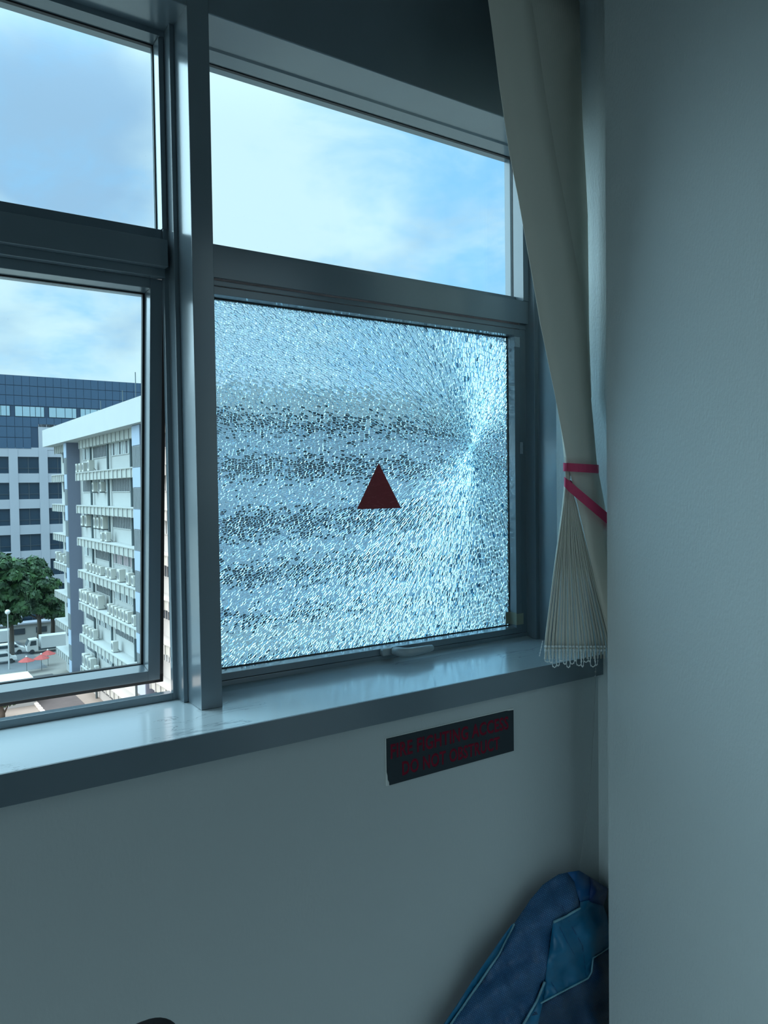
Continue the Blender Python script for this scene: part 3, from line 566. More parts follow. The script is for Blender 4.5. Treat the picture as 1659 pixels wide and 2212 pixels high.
def inside(pt, poly):
    x, y = pt; r_ = False
    for i in range(len(poly)):
        (x0, y0), (x1, y1) = poly[i - 1], poly[i]
        if (y0 > y) != (y1 > y) and x < (x1 - x0) * (y - y0) / (y1 - y0) + x0: r_ = not r_
    return r_
def edist(pt, poly):
    p_ = np.array(pt, float); best = 1e9
    for i in range(len(poly)):
        a, b = np.array(poly[i - 1], float), np.array(poly[i], float); ab = b - a; t_ = np.clip((p_ - a) @ ab / (ab @ ab + 1e-9), 0, 1); best = min(best, np.linalg.norm(p_ - a - t_ * ab))
    return best
def bulge(pt):
    d = edist(pt, OUT); x, y = pt
    h = 0.062 * (1 - math.exp(-d / 190.0))
    h += 0.009 * math.sin(x * 0.011 + y * 0.017) * min(1, d / 60) + 0.006 * math.sin(x * 0.031 - y * 0.012) * min(1, d / 60) + 0.0015 * math.sin(x * 0.05 + y * 0.045) * min(1, d / 60)
    return h
def bagpt(q, off=0.0):
    px, py = bx(q); Yb = -0.322 - bulge(q) - off
    return onY(px, py, Yb)
def panel(poly, off, step=46):
    per = []
    for i in range(len(poly)):
        a, b = poly[i], poly[(i + 1) % len(poly)]; n = max(1, int(math.hypot(b[0] - a[0], b[1] - a[1]) / step))
        per += [(a[0] + (b[0] - a[0]) * j / n, a[1] + (b[1] - a[1]) * j / n) for j in range(n)]
    pts = list(per); x0, x1 = min(q[0] for q in poly), max(q[0] for q in poly); y0, y1 = min(q[1] for q in poly), max(q[1] for q in poly)
    y = y0 + step / 2
    while y < y1:
        x = x0 + step / 2
        while x < x1:
            q = (x + random.uniform(-8, 8), y + random.uniform(-8, 8))
            if inside(q, poly) and edist(q, poly) > step * 0.45: pts.append(q)
            x += step
        y += step
    ed = [(i, (i + 1) % len(per)) for i in range(len(per))]
    vo, _, fo, _, _, _ = geometry.delaunay_2d_cdt([Vector(q) for q in pts], ed, [], 1, 1e-5)
    return [(q[0], q[1]) for q in vo], [tuple(f) for f in fo], len(per), off
def panel_obj(name, poly, off, M, parent, label=None, solid=0.002):
    vo, fo, n, off = panel(poly, off)
    mb = MB(); mb.add([bagpt(q, off) for q in vo], fo)
    o = mb.build(name, M, parent, smooth=True, solid=solid, fix=True)
    uvl = o.data.uv_layers.new(name='UVMap')
    for lp_ in o.data.loops: q = vo[lp_.vertex_index]; uvl.data[lp_.index].uv = (q[0] * 0.000277, q[1] * 0.000277)
    if label: o['label'] = label
    return o
bag = empty('woven_bag', (1.25, -0.34, 0.0), 'large blue woven plastic bag slumped in the corner under the sill', 'bag')
# closed body behind the panels
vo, fo, nper, _ = panel(OUT, 0)
body = MB(); front = [bagpt(q, -0.006) for q in vo]; rear = []
for q, fp in zip(vo, front):
    d = edist(q, OUT); px, py = bx(q); rp = onY(px, py, -0.318 + 0.030 * (1 - math.exp(-d / 150.0))); rp[2] = fp[2] + 0.3 * (rp[2] - fp[2]); rear.append((min(rp[0], 1.54), rp[1], max(rp[2], 0.004)))
front = [(p_[0], p_[1], max(p_[2], 0.004)) for p_ in front]
n = len(vo); body.add(front + rear, fo + [tuple(n + i for i in f[::-1]) for f in fo] + [(i, (i + 1) % nper, n + (i + 1) % nper, n + i) for i in range(nper)])
body = body.build('body', NAVY, bag, smooth=True)
side = [(840, 400), (960, 320), (1030, 305), (1085, 380), (1105, 470), (1125, 575), (920, 690), (890, 900), (860, 1140), (800, 1300), (690, 1486), (560, 1640), (-10, 1640), (100, 1486), (200, 1350), (330, 1150), (500, 920), (620, 700), (740, 520)]
side_o = panel_obj('side_panel', side, 0.004, WV, bag, 'woven blue side panel')
panel_obj('top_flap', [(1030, 305), (1120, 290), (1200, 340), (1215, 380), (1200, 530), (1130, 540), (1105, 470), (1085, 380)], 0.005, BLU, bag, 'plain blue top flap')
panel_obj('folded_corner', [(1200, 340), (1345, 430), (1330, 500), (1308, 562), (1200, 530), (1215, 380)], 0.007, NAVY, bag, 'dark navy folded corner')
panel_obj('front_panel', [(920, 690), (1130, 578), (1128, 535), (1200, 522), (1308, 562), (1335, 640), (1362, 830), (1362, 885), (1230, 970), (1220, 1080), (1190, 1130), (960, 1250), (820, 1330), (860, 1140), (890, 900)], 0.006, TEAL, bag, 'plain teal front band')
panel_obj('lower_panel', [(820, 1330), (960, 1250), (1190, 1130), (1220, 1080), (1230, 970), (1362, 885), (1390, 1000), (1400, 1486), (1400, 1660), (560, 1660), (690, 1486), (770, 1400)], 0.003, WV2, bag, 'woven navy lower panel')
panel_obj('side_band', [(620, 700), (600, 712), (540, 790), (430, 950), (290, 1150), (170, 1340), (70, 1486), (-50, 1640), (10, 1640), (120, 1486), (230, 1330), (350, 1150), (500, 935)], 0.002, TEAL, bag, 'teal band along the left edge')
panel_obj('lower_band', [(850, 1170), (866, 1150), (835, 1330), (800, 1486), (760, 1650), (560, 1650), (690, 1486), (790, 1310)], 0.007, TEAL, bag, 'teal band low in the middle')
def piping(pts, r, off):
    dens = []
    for a, b in zip(pts[:-1], pts[1:]): dens += [(a[0] + (b[0] - a[0]) * j / 6, a[1] + (b[1] - a[1]) * j / 6) for j in range(6)]
    dens.append(pts[-1]); MB().tube([bagpt(q, off) for q in dens], r, 6).build('piping', PIPE, bag, smooth=True)
piping([(618, 706), (500, 935), (350, 1160), (225, 1340), (115, 1500), (10, 1650)], 0.0028, 0.006)
piping([(925, 692), (1030, 640), (1128, 582)], 0.0028, 0.009)
piping([(822, 1325), (960, 1250), (1190, 1130), (1218, 1080), (1230, 972), (1362, 886)], 0.0020, 0.008)
piping([(852, 1160), (790, 1310), (690, 1484), (600, 1640)], 0.0028, 0.010)
# stitched fold lines over the panels
for pl_ in ([(985, 560), (1060, 720), (1150, 880), (1175, 1110)], [(950, 690), (1030, 850), (1110, 990)], [(905, 1160), (960, 1250)]):
    dens = []
    for a_, b_ in zip(pl_[:-1], pl_[1:]): dens += [(a_[0] + (b_[0] - a_[0]) * j / 5, a_[1] + (b_[1] - a_[1]) * j / 5) for j in range(5)]
    MB().tube([bagpt(q, 0.0075) for q in dens + [pl_[-1]]], 0.0006, 4).build('stitching', NAVY, bag)

# ================================================================== BLACK CHAIR, only the top of its back in view
BLK = mat('black fabric', (0.006, 0.006, 0.007), 0.9, spec=0.2, bump=((300, 300, 300), 0.2)); BPL = mat('black plastic', (0.012, 0.012, 0.013), 0.45)
ct = onY(306, 2201, -0.78); CX, CYc, CT = ct[0], -0.78, ct[2] - 0.0035
chair = empty('chair', (CX, CYc - 0.28, 0), 'black chair with a narrow rounded back, its top just in view below the sill', 'chair')
prof = [(CX + w_, z) for w_, z in ((0.030, CT - 0.42), (0.036, CT - 0.30), (0.041, CT - 0.16), (0.042, CT - 0.07))] + [(CX + 0.042 * math.cos(a_) ** 0.85, CT - 0.036 + 0.036 * math.sin(a_)) for a_ in [i_ * math.pi / 20 for i_ in range(10)]] + [(CX, CT)]
prof = prof + [(2 * CX - a_, z) for a_, z in prof[-2::-1]]
MB().prism(prof, 'y', CYc - 0.024, CYc + 0.004).build('backrest', BLK, chair, bevel=0.004, smooth=False)
SZ = 0.46
MB().box(CX - 0.23, CX + 0.23, CYc - 0.50, CYc - 0.06, SZ - 0.05, SZ + 0.02).build('seat', BLK, chair, bevel=0.025)
MB().tube([(CX, CYc - 0.03, CT - 0.40), (CX, CYc - 0.02, SZ + 0.02), (CX, CYc - 0.05, SZ - 0.055), (CX, CYc - 0.28, SZ - 0.06)], 0.016, 8).build('back_support', BPL, chair, smooth=True)
MB().tube([(CX, CYc - 0.28, 0.09), (CX, CYc - 0.28, SZ - 0.05)], 0.025, 10).build('gas_column', BPL, chair)
for i in range(5):
    a_ = 2 * math.pi * i / 5 + 0.3; e_ = (CX + 0.27 * math.cos(a_), CYc - 0.28 + 0.27 * math.sin(a_), 0.065)
    lg = MB().tube([(CX, CYc - 0.28, 0.105), e_], [0.022, 0.014], 8).build('leg', BPL, chair)
    MB().ball((e_[0], e_[1], 0.029), 0.029, 10, 6, (1, 0.6, 1)).build('caster', BPL, lg)

# ================================================================== OUTSIDE: ground
GZ = -24.5
struct(MB().box(-320, 420, 1.0, 520, GZ - 0.6, GZ).build('ground', mat('pale concrete paving', (0.24, 0.22, 0.195), 0.9, noise=(0.25, 0.18))), 'pale concrete yard far below the window', 'ground')
struct(MB().box(-60, 22.2, 120.5, 146, GZ - 0.02, GZ + 0.02).build('road', mat('grey asphalt', (0.16, 0.17, 0.18), 0.9, noise=(0.5, 0.15))), 'grey road and parking strip behind the trees', 'road')
struct(MB().prism([(17.2, 40), (22.0, 40), (22.0, 116), (17.2, 116)], 'z', GZ, GZ + 0.03).build('road_dark', mat('wet dark asphalt', (0.075, 0.072, 0.075), 0.8, noise=(0.8, 0.3))), 'dark stained asphalt lane along the white block', 'road')
kerb = struct(MB().box(16.85, 17.2, 40, 116, GZ, GZ + 0.10).build('trim_5', mat('kerb concrete', (0.5, 0.47, 0.42), 0.9)), 'low kerb between the beige yard and the dark lane', 'kerb')
ks = None
for i in range(24):
    y = 84 + 1.25 * i
    if ks is None: ks = MB().box(16.80, 17.25, y, y + 0.85, GZ + 0.1, GZ + 0.34).build('kerb_stone', mat('white kerb', (0.75, 0.73, 0.68), 0.8), kerb, bevel=0.05)
    else: q = ks.copy(); C.objects.link(q); q.location = (0, 1.25 * i, 0); ORG[q.name] = (0, 0, 0)

# ================================================================== OUTSIDE: the white block across the yard
WHT = mat('white facade paint', (0.42, 0.43, 0.42), 0.85, noise=(0.7, 0.05)); RIBM = mat('grey white louvre paint', (0.36, 0.37, 0.34), 0.85); PILB = mat('pale blue panel paint', (0.30, 0.36, 0.45), 0.8)
PILG = mat('grey louvre panel', (0.19, 0.21, 0.22), 0.8); PILS = mat('shaded pilaster blue grey', (0.17, 0.19, 0.25), 0.85); DKG = mat('dark window', (0.055, 0.07, 0.085), 0.25); CUR = mat('pale window blind', (0.50, 0.55, 0.56), 0.8)  # pilaster sides: blue grey with their shade put into the colour
CURP = mat('faded pink blind', (0.42, 0.33, 0.36), 0.8); DPIPE = mat('dark downpipe', (0.07, 0.10, 0.11), 0.6)
blk = empty('office_block', (24.2, 90, GZ), 'white slab block with ribbed ledges crowded with air conditioners', 'building')
FX, WX, CYN, CYF, RX = 22.8, 24.2, 60.0, 117.2, 66.0
LZ = [3.98 - 4.14 * k for k in range(7)]        # tops of the ledges
MB().box(WX, RX, CYN + 1.4, CYF, GZ, 9.4).build('wall', WHT, blk)
MB().prism([(21.9, CYN - 0.9), (RX, CYN - 0.9), (RX, CYF + 0.8), (21.9, CYF + 0.8)], 'z', 8.05, 10.45).build('roof_parapet', WHT, blk)
for (px, z1) in ((253, 12.2), (206, 12.0), (281, 13.5)):
    q = onX(px, 880, 22.6); MB().tube([(23.2, q[1], 10.4), (23.2, q[1], z1)], 0.05, 5).build('roof_rod', DPIPE, blk)
SEG = [('A', 106.9, 117.0, 8), ('B', 76.2, 102.0, 15), ('C', 61.0, 73.0, 8)]
_share = {}
def ledge(seg, y0, y1, nf, zt):
    key = seg
    if key in _share:
        o, f = _share[key]; q = o.copy(); C.objects.link(q); q.location = (0, 0, zt - o['z0'] if False else zt - LZ[0]); ORG[q.name] = ORG[o.name]
        g = f.copy(); C.objects.link(g); g.parent = q; return q
    o = MB().box(FX + 0.12, WX, y0, y1, zt - 1.02, zt - 0.02).box(FX, FX + 0.16, y0, y1, zt - 0.12, zt).box(FX + 0.02, WX, y0, y1, zt - 0.06, zt).build('ledge', WHT if False else RIBM, blk)
    f = MB()
    for i in range(nf + 1):
        y = y0 + (y1 - y0) * i / nf; w = 0.16 if i % 5 else 0.3
        f.box(FX, FX + 0.13, y - w / 2, y + w / 2, zt - 1.04, zt - 0.1)
    f.box(FX - 0.02, WX, y0 - 0.02, y1 + 0.02, zt - 0.05, zt + 0.02)
    f = f.build('ledge_rib', WHT, o); f['kind'] = 'stuff'
    _share[key] = (o, f); return o
BAYS = {'A': [(107.6, 110.6), (112.0, 115.6)], 'B': [(99.9, 103.9), (91.9, 98.1), (82.7, 89.8), (77.0, 80.6)], 'C': [(61.5, 66.3), (67.6, 72.5)]}
_win = {}
for seg, y0, y1, nf in SEG:
    for k, zt in enumerate(LZ): ledge(seg, y0, y1, nf, zt)
    # rib band under the parapet
    t_ = MB().box(FX + 0.5, WX, y0 + 0.3, y1 - 0.3, 7.05, 8.05)
    t_.build('top_band', RIBM, blk)
    tb = MB()
    for i in range(nf + 1): y = y0 + 0.3 + (y1 - y0 - 0.6) * i / nf; tb.box(FX + 0.40, FX + 0.51, y - 0.09, y + 0.09, 7.0, 8.05)
    tb = tb.build('band_rib', WHT, blk); tb['kind'] = 'stuff'
    for k in range(8):
        zt = LZ[0] + 4.14 * (1 - k)      # underside reference of the storey above
        zb = zt - 4.14 + 1.70
        for j, (a, b) in enumerate(BAYS[seg]):
            key = (seg, j)
            if key not in _win:
                w_ = MB().box(WX - 0.06, WX + 0.1, a, b, zb, zb + 1.42).build('window', DKG, blk)
                n_ = max(4, int((b - a) / 0.62)); sl = MB(); sl2 = MB()
                for i in range(n_ + 1):
                    y = a + (b - a) * i / n_; sl.box(WX - 0.10, WX - 0.02, y - 0.05, y + 0.05, zb, zb + 1.42)
                sl.box(WX - 0.12, WX, a - 0.05, b + 0.05, zb - 0.09, zb)
                sl.build('window_bar', WHT, w_)
                _win[key] = (w_, sl, zb)
            else:
                w0, _, z0_ = _win[key]; w_ = w0.copy(); C.objects.link(w_); w_.location = (0, 0, zb - z0_)
                for ch in [c_ for c_ in w0.children if c_.name.startswith('window_bar')]: g = ch.copy(); C.objects.link(g); g.parent = w_
                ORG[w_.name] = ORG[w0.name]
            # drawn blinds behind some panes
            if (k * 3 + j * 2) % 4 in (0, 1) and seg != 'A':
                n_ = int((b - a) / 0.62); bl = MB(); lo_ = (k + j) % 3
                for i in range(n_):
                    if (i + lo_) % 4 == 3: continue
                    y = a + (b - a) * i / n_; bl.box(WX - 0.075, WX - 0.058, y + 0.10, y + 0.50, zb, zb + 1.42)
                o3 = MB(); o3.f = bl.f; o3.mi = bl.mi; z_off = np.array(w_.location)
                o3.v = [(q[0] - z_off[0], q[1] - z_off[1], q[2] - z_off[2]) for q in bl.v]
                wb_ = o3.build('window_blind', CURP if (seg == 'B' and k == 3 and j == 2) else CUR, w_); wb_['kind'] = 'stuff'
# downpipes standing on the ledges in front of the wall
for px in (196, 233, 283):
    q = onX(px, 1000, WX - 0.35)
    MB().tube([(WX - 0.35, q[1], GZ), (WX - 0.35, q[1], 7.05)], 0.14, 8).build('downpipe', DPIPE, blk)
for y_ in (108.0,): MB().tube([(WX - 0.35, y_, GZ), (WX - 0.35, y_, 7.05)], 0.10, 8).build('downpipe', DPIPE, blk)
# pilasters with panels in two colours
for ya, yb in ((105.75, 108.25 - 0.9), (73.5, 76.2)):
    pil = MB().box(FX - 0.2, WX + 0.4, ya, yb, GZ, 8.05).build('pilaster', PILS, blk)
    for k in range(9):
        z1 = 8.0 - 4.14 * k + 0.0
        MB().box(FX - 0.28, FX - 0.18, ya + 0.05, yb - 0.05, z1 - 1.95, z1).build('pilaster_panel', PILB, pil)
        lv = MB().box(FX - 0.24, FX - 0.18, ya + 0.05, yb - 0.05, z1 - 4.10, z1 - 2.0)
        for i in range(6): y = ya + 0.15 + (yb - ya - 0.4) * i / 5; lv.box(FX - 0.29, FX - 0.235, y, y + 0.12, z1 - 4.05, z1 - 2.05)
        lv.build('pilaster_louvre', PILG, pil)
FRONT = mat('shaded facade paint', (0.34, 0.40, 0.46), 0.85)  # shade on this side of the block is put into its colour
# facade turned towards the window: seen only through the shattered pane
FZ = [(8.05, 6.7), (4.4, 2.5), (-0.4, -2.7), (-5.0, -6.8), (-9.3, -10.4), (-13.6, -15.6), (-17.8, -19.8)]
for k, (z1, z0) in enumerate(FZ):
    o = MB().box(22.6, RX, CYN + 0.1, CYN + 1.4, FZ[k + 1][0] if k < 6 else GZ, z0).build('ledge', FRONT, blk)
    fw = MB().box(25.6, 30.6, CYN + 1.25, CYN + 1.45, z0, z1).build('window', DKG, blk)
    for j in range(1, 7): q = fw.copy(); C.objects.link(q); q.location = (5.7 * j, 0, 0); ORG[q.name] = ORG[fw.name]
MB().box(22.6, RX, CYN - 0.9, CYN + 0.1, -13.0, -10.2).build('canopy', WHT, blk)
MB().box(22.7, 25.0, CYN + 0.2, CYN + 1.5, GZ, 8.05).build('pilaster', PILS, blk)
for j in range(1, 7): MB().box(24.9 + 5.7 * j, 25.6 + 5.7 * j, CYN + 0.5, CYN + 1.5, GZ, 8.05).build('pilaster', FRONT, blk)

# air conditioner units standing on the ledges
ACW = mat('air conditioner casing', (0.52, 0.52, 0.48), 0.6); ACG = mat('fan grille', (0.16, 0.17, 0.17), 0.6)
ac0 = None
def ac_unit(x, y, z, s, label):
    global ac0
    if ac0 is None:
        r_ = empty('air_conditioner', (0, 0, 0), label, 'air conditioner', 'air conditioners on the ledges of the white block')
        MB().box(-0.28, 0.28, -0.45, 0.45, 0.06, 1.15).build('casing', ACW, r_, bevel=0.03)
        g = MB(); g.prism([(0.36 * math.cos(a_), 0.62 + 0.36 * math.sin(a_)) for a_ in [i * math.pi / 7 for i in range(14)]], 'x', -0.30, -0.27); g.build('fan_grille', ACG, r_)
        MB().box(-0.25, 0.25, -0.40, -0.30, 0, 0.06).box(-0.25, 0.25, 0.30, 0.40, 0, 0.06).build('foot', ACG, r_)
        MB().tube([(0.2, -0.46, 0.35), (0.32, -0.56, 0.2), (0.40, -0.56, 0.03)], 0.035, 5).build('pipe', ACG, r_)
        ac0 = r_
    else:
        r_ = ac0.copy(); C.objects.link(r_); r_['label'] = label
        for ch in ac0.children: c_ = ch.copy(); C.objects.link(c_); c_.parent = r_
    r_.location = (x, y, z); r_.scale = (s, s * 0.85, s); ORG[r_.name] = (x, y, z)
ORD = ['first', 'second', 'third', 'fourth', 'fifth', 'sixth', 'seventh', 'eighth', 'ninth', 'tenth', 'eleventh', 'twelfth', 'thirteenth']
AC = {1: [(174, 0, 1.0), (181, 0, 1.0), (188, 0, 1.0), (201, 0, 1.2)], 2: [(199, 1.6, 1.05), (215, 1.6, 1.05)], 3: [(174, 1.35, 1.2), (183, 1.35, 1.3), (201, 1.3, 1.2), (208, 1.3, 1.2), (218, 1.3, 1.35), (224, 0, 0.9), (234, 0, 1.0)],
      4: [(190, 0, .95), (198, 0, .95), (205, 0, .95), (212, 0, .95), (219, 0, .95), (234, 0, 1.05), (242, 0, 1.05), (261, 0, 1.25), (280, 0, 1.15), (290, 0, 1.0)],
      5: [(177, 0, 1.35), (183, 0, 1.3), (189, 0, 1.35), (199, 0, 1.4), (206, 0, 1.4), (214, 0, 1.45), (236, 0, 1.05), (244, 0, 1.05), (252, 0, 1.05), (260, 0, 1.05), (268, 0, 1.1), (276, 0, 1.1), (289, 0, 1.0)],
      6: [(180, 0, 1.0), (187, 0, 1.0), (194, 0, 1.05), (201, 0, 1.1), (243, 0, 1.1)], 7: [(180, 0, 1.4), (187, 0, 1.4), (194, 0, 1.4), (203, 0, 0.9)]}
STAND = None
for k, lst in AC.items():
    zt = LZ[k - 1]
    for i, (px, dz, s_) in enumerate(lst):
        X_ = FX + 0.55; q = onX(px, 1200, X_); z_ = zt + 0.02 + dz
        ac_unit(X_ + (0.55 if dz else 0), q[1], z_, s_, f'white air conditioner, {ORD[i]} from the far end on the {ORD[k - 1]} ribbed ledge down' if not dz else f'wall-hung white air conditioner, {ORD[i]} from far end above the {ORD[k - 1]} ribbed ledge')
        if dz: MB().box(X_ + 0.2, WX, q[1] - 0.35, q[1] + 0.35, z_ - 0.07, z_ + 0.0).build('wall_bracket', DPIPE, blk)
for i, (px, s_) in enumerate(((128, 1.2), (135, 1.1), (143, 1.0))):
    q = onX(px, 1270, FX + 0.55); ac_unit(FX + 0.55, q[1], LZ[3] + 0.02, s_, f'white air conditioner, {ORD[i]} from the far end on the short fourth ledge behind the pilaster')

# ================================================================== OUTSIDE: the dark-topped block behind
PANE = mat('dark blue curtain wall', (0.045, 0.095, 0.165), 0.22); PANE2 = mat('pale blue window blind', (0.34, 0.48, 0.55), 0.5); GREYW = mat('pale grey cladding', (0.42, 0.44, 0.49), 0.8, noise=(0.3, 0.05)); DK2 = mat('dark office glass', (0.02, 0.045, 0.075), 0.2)  # the upper window row has pale blue blinds
twr = empty('tower_block', (30, 155, GZ), 'grey gridded office block with a dark blue glass top, farthest away', 'building')
FY = 150.0
MB().box(2, 70, FY + 0.6, FY + 30, GZ, 22.4).build('wall', GREYW, twr)
MB().box(2, 27.05, FY + 0.1, FY + 0.6, 9.4, 22.6).box(27.05, 70, FY + 0.1, FY + 0.6, 14.0, 22.6).build('curtain_wall', mat('curtain wall joint', (0.028, 0.06, 0.11), 0.5), twr)
pn = None
def copy_part(o, loc):
    q = o.copy(); C.objects.link(q); q.location = loc; ORG[q.name] = ORG[o.name]; return q
zrows = [(9.5, 11.4), (11.5, 13.35), (13.45, 15.15), (17.25, 18.95), (19.05, 20.75), (20.85, 22.55)]
for zi, (z0, z1) in enumerate(zrows):
    pr = None
    for j in range(26):
        x = 12.6 + 1.33 * j
        if z1 < 13.4 and x + 1.3 > 27.05: continue
        if pr is None: pr = MB().box(x, x + 1.27, FY, FY + 0.15, z0, z1).build('glass_panel', PANE, twr)
        else: copy_part(pr, (1.33 * j, 0, 0))
lw = None
for g0, g1 in ((14.6, 17.4), (18.2, 22.5), (23.3, 28.2), (29.0, 33.8), (34.5, 39.0), (40, 44)):
    w_ = MB().box(g0, g1, FY - 0.02, FY + 0.12, 15.22, 17.15).build('window', DK2, twr)
    x = g0
    while x < g1 - 0.3:
        wd = random.choice((0.9, 1.25, 1.55)); MB().box(x + 0.05, min(x + wd, g1) - 0.05, FY - 0.06, FY - 0.015, 15.3, 17.05).build('window_blind', PANE2, w_); x += wd
# pale grid: piers and bands in front of dark glass
wp = None; zw = [8.0 - 4.68 * k for k in range(7)]
for k, z1 in enumerate(zw):
    for j in range(5):
        x0 = 13.5 + 5.02 * j
        if wp is None:
            wp = MB().box(x0, x0 + 3.55, FY + 0.35, FY + 0.62, z1 - 3.0, z1).build('window', DK2, twr)
            MB().box(x0 + 1.72, x0 + 1.84, FY + 0.28, FY + 0.36, z1 - 3.0, z1).box(x0, x0 + 3.55, FY + 0.28, FY + 0.36, z1 - 2.1, z1 - 2.02).build('window_bar', mat('dark bar', (0.06, 0.08, 0.1), 0.5), wp)
        else:
            q = copy_part(wp, (5.02 * j, 0, z1 - zw[0]))
            for ch in wp.children: g = ch.copy(); C.objects.link(g); g.parent = q
br_ = None
for j in range(6):
    x = 13.5 + 5.02 * j - 1.47
    if br_ is None: br_ = MB().box(x, x + 1.47, FY - 0.05, FY + 0.6, GZ, 9.35).build('pier', GREYW, twr)
    else: copy_part(br_, (5.02 * j, 0, 0))
bd = None
for k in range(8):
    z0 = zw[0] - 4.68 * k
    if bd is None: bd = MB().box(10, 42, FY + 0.05, FY + 0.62, z0, z0 + 1.68).build('band', GREYW, twr)
    else: copy_part(bd, (0, 0, -4.68 * k))
MB().box(27.1, 70, FY + 0.0, FY + 0.6, 9.3, 13.95).build('band', GREYW, twr)

# ================================================================== OUTSIDE: trees, low building, vehicles
LEAF = bpy.data.materials.new('leaf'); LEAF.use_nodes = True; t = LEAF.node_tree; p = t.nodes['Principled BSDF']; p.inputs['Roughness'].default_value = 0.6
co = N(t, 'ShaderNodeTexCoord'); nz = N(t, 'ShaderNodeTexNoise', Scale=0.55, Detail=3.0); L(t, co.outputs['Object'], nz.inputs['Vector'])
cr = N(t, 'ShaderNodeValToRGB'); L(t, nz.outputs['Fac'], cr.inputs[0]); cr.color_ramp.elements[0].position = 0.35; cr.color_ramp.elements[0].color = (0.006, 0.032, 0.013, 1); cr.color_ramp.elements[1].position = 0.68; cr.color_ramp.elements[1].color = (0.035, 0.105, 0.02, 1)
L(t, cr.outputs[0], p.inputs['Base Color'])
BARK = mat('bark', (0.10, 0.085, 0.07), 0.9)
def tree(x, y, blobs, trunk_h, label, nleaf=5200, leaf=0.5, lean=0.0):
    r_ = empty('tree', (x, y, GZ), label, 'tree', None)
    top = np.mean([b[2] for b in blobs])
    tk = MB(); tk.tube([(x, y, GZ), (x + 0.1, y, GZ + trunk_h * 0.6), (x + lean, y, GZ + trunk_h), (x + lean, y, top)], [0.42, 0.33, 0.28, 0.12], 8)
    for b in blobs[:7]: tk.tube([(x + lean * 0.6, y, GZ + trunk_h * 0.72), ((x + b[0]) / 2, (y + b[1]) / 2, (GZ + trunk_h + b[2]) / 2 - 0.6), (b[0], b[1], b[2])], [0.17, 0.12, 0.05], 6)
    tk.build('trunk', BARK, r_, smooth=True)
    R3 = np.array([b[3] for b in blobs]); pr = R3 ** 2 / (R3 ** 2).sum(); idx = rng.choice(len(blobs), nleaf, p=pr)
    d = rng.normal(size=(nleaf, 3)); d /= np.linalg.norm(d, axis=1)[:, None]; d[:, 2] = np.abs(d[:, 2]) * 0.9 + d[:, 2] * 0.1
    ctr = np.array([b[:3] for b in blobs])[idx] + d * (R3[idx] * rng.uniform(0.78, 1.04, nleaf))[:, None]
    a = np.cross(d, rng.normal(size=(nleaf, 3))); a /= np.linalg.norm(a, axis=1)[:, None]; b2 = np.cross(d, a)
    tilt = rng.normal(0, 0.35, (nleaf, 1)); b2 = b2 + d * tilt; s_ = leaf * rng.uniform(0.6, 1.25, nleaf)[:, None]
    V = np.stack([ctr - a * s_ * 0.42, ctr - b2 * s_ * 0.75, ctr + a * s_ * 0.42, ctr + b2 * s_ * 0.75], 1).reshape(-1, 3)
    F = [(4 * i, 4 * i + 1, 4 * i + 2, 4 * i + 3) for i in range(nleaf)]
    mb = MB(); mb.v = [tuple(q) for q in V]; mb.f = F; mb.mi = [0] * nleaf
    f = mb.build('foliage', LEAF, r_, fix=False); f['kind'] = 'stuff'; return r_
def crown(cx_, cy_, z0, z1, rx, n, pw=1.0, seed=1):
    g = np.random.default_rng(seed); bl = []
    for i in range(n):
        h = (i + 0.5) / n; z = z0 + (z1 - z0) * h; w = rx * (1 - h) ** pw * 1.1 + 0.5 if pw != 1 else rx * math.sqrt(max(0.05, 1 - (2 * h - 0.75) ** 2 / 1.6))
        a_ = i * 2.4; rr = w * math.sqrt(g.uniform(0.05, 0.8)); bl.append((cx_ + rr * math.cos(a_), cy_ + rr * math.sin(a_) * 0.8, z, g.uniform(1.5, 2.4) * (0.75 + 0.25 * (1 - h))))
    return bl
tree(18.5, 128, crown(17.0, 128, -18.6, -8.6, 5.0, 26, seed=3), 7.5, 'broad dark green tree in front of the grid facade, nearest the picture edge', 7500, 0.62)
tree(24.2, 138, crown(23.9, 138, -19.8, -10.2, 3.6, 18, 0.7, seed=5), 6.5, 'smaller pointed green tree between the broad tree and the white block', 5200, 0.55)
tree(27.0, 141.5, crown(27.0, 141.5, -20.5, -14.5, 1.6, 9, seed=8), 5.0, 'low bushy tree touching the end of the white block', 2600, 0.5)
q = onZ(9, 1553, GZ); tree(q[0] - 0.3, q[1], [(q[0] - 0.6, q[1], GZ + 2.0, 0.9), (q[0] + 0.5, q[1], GZ + 1.6, 0.8), (q[0], q[1] - 0.4, GZ + 2.6, 0.75), (q[0] - 1.3, q[1] + 0.3, GZ + 1.5, 0.8)], 1.2, 'young sapling with yellow-green leaves in the yard below the open sash', 420, 0.42)
q = onZ(2, 1487, GZ); tree(q[0] - 1.4, q[1] + 3, [(q[0] - 1.6, q[1] + 3, GZ + 3.4, 1.3), (q[0] - 0.8, q[1] + 3, GZ + 2.6, 1.0), (q[0] - 2.4, q[1] + 3, GZ + 2.6, 1.2)], 1.6, 'small bright tree beside the flat-roofed shed', 600, 0.42)

# low white wall-like building behind the trees
lb = empty('low_building', (24, 146, GZ), 'long low white building under the trees', 'building')
MB().box(-10, 34, 146.5, 148.9, GZ, GZ + 2.7).build('wall', WHT, lb); MB().box(-10.3, 34.3, 146.2, 148.9, GZ + 2.7, GZ + 2.95).build('roof', GREYW, lb)
for x in (15.0, 18.2, 21.6, 25.2): MB().box(x, x + 1.8, 146.42, 146.6, GZ + 1.0, GZ + 2.0).build('window', DKG, lb)
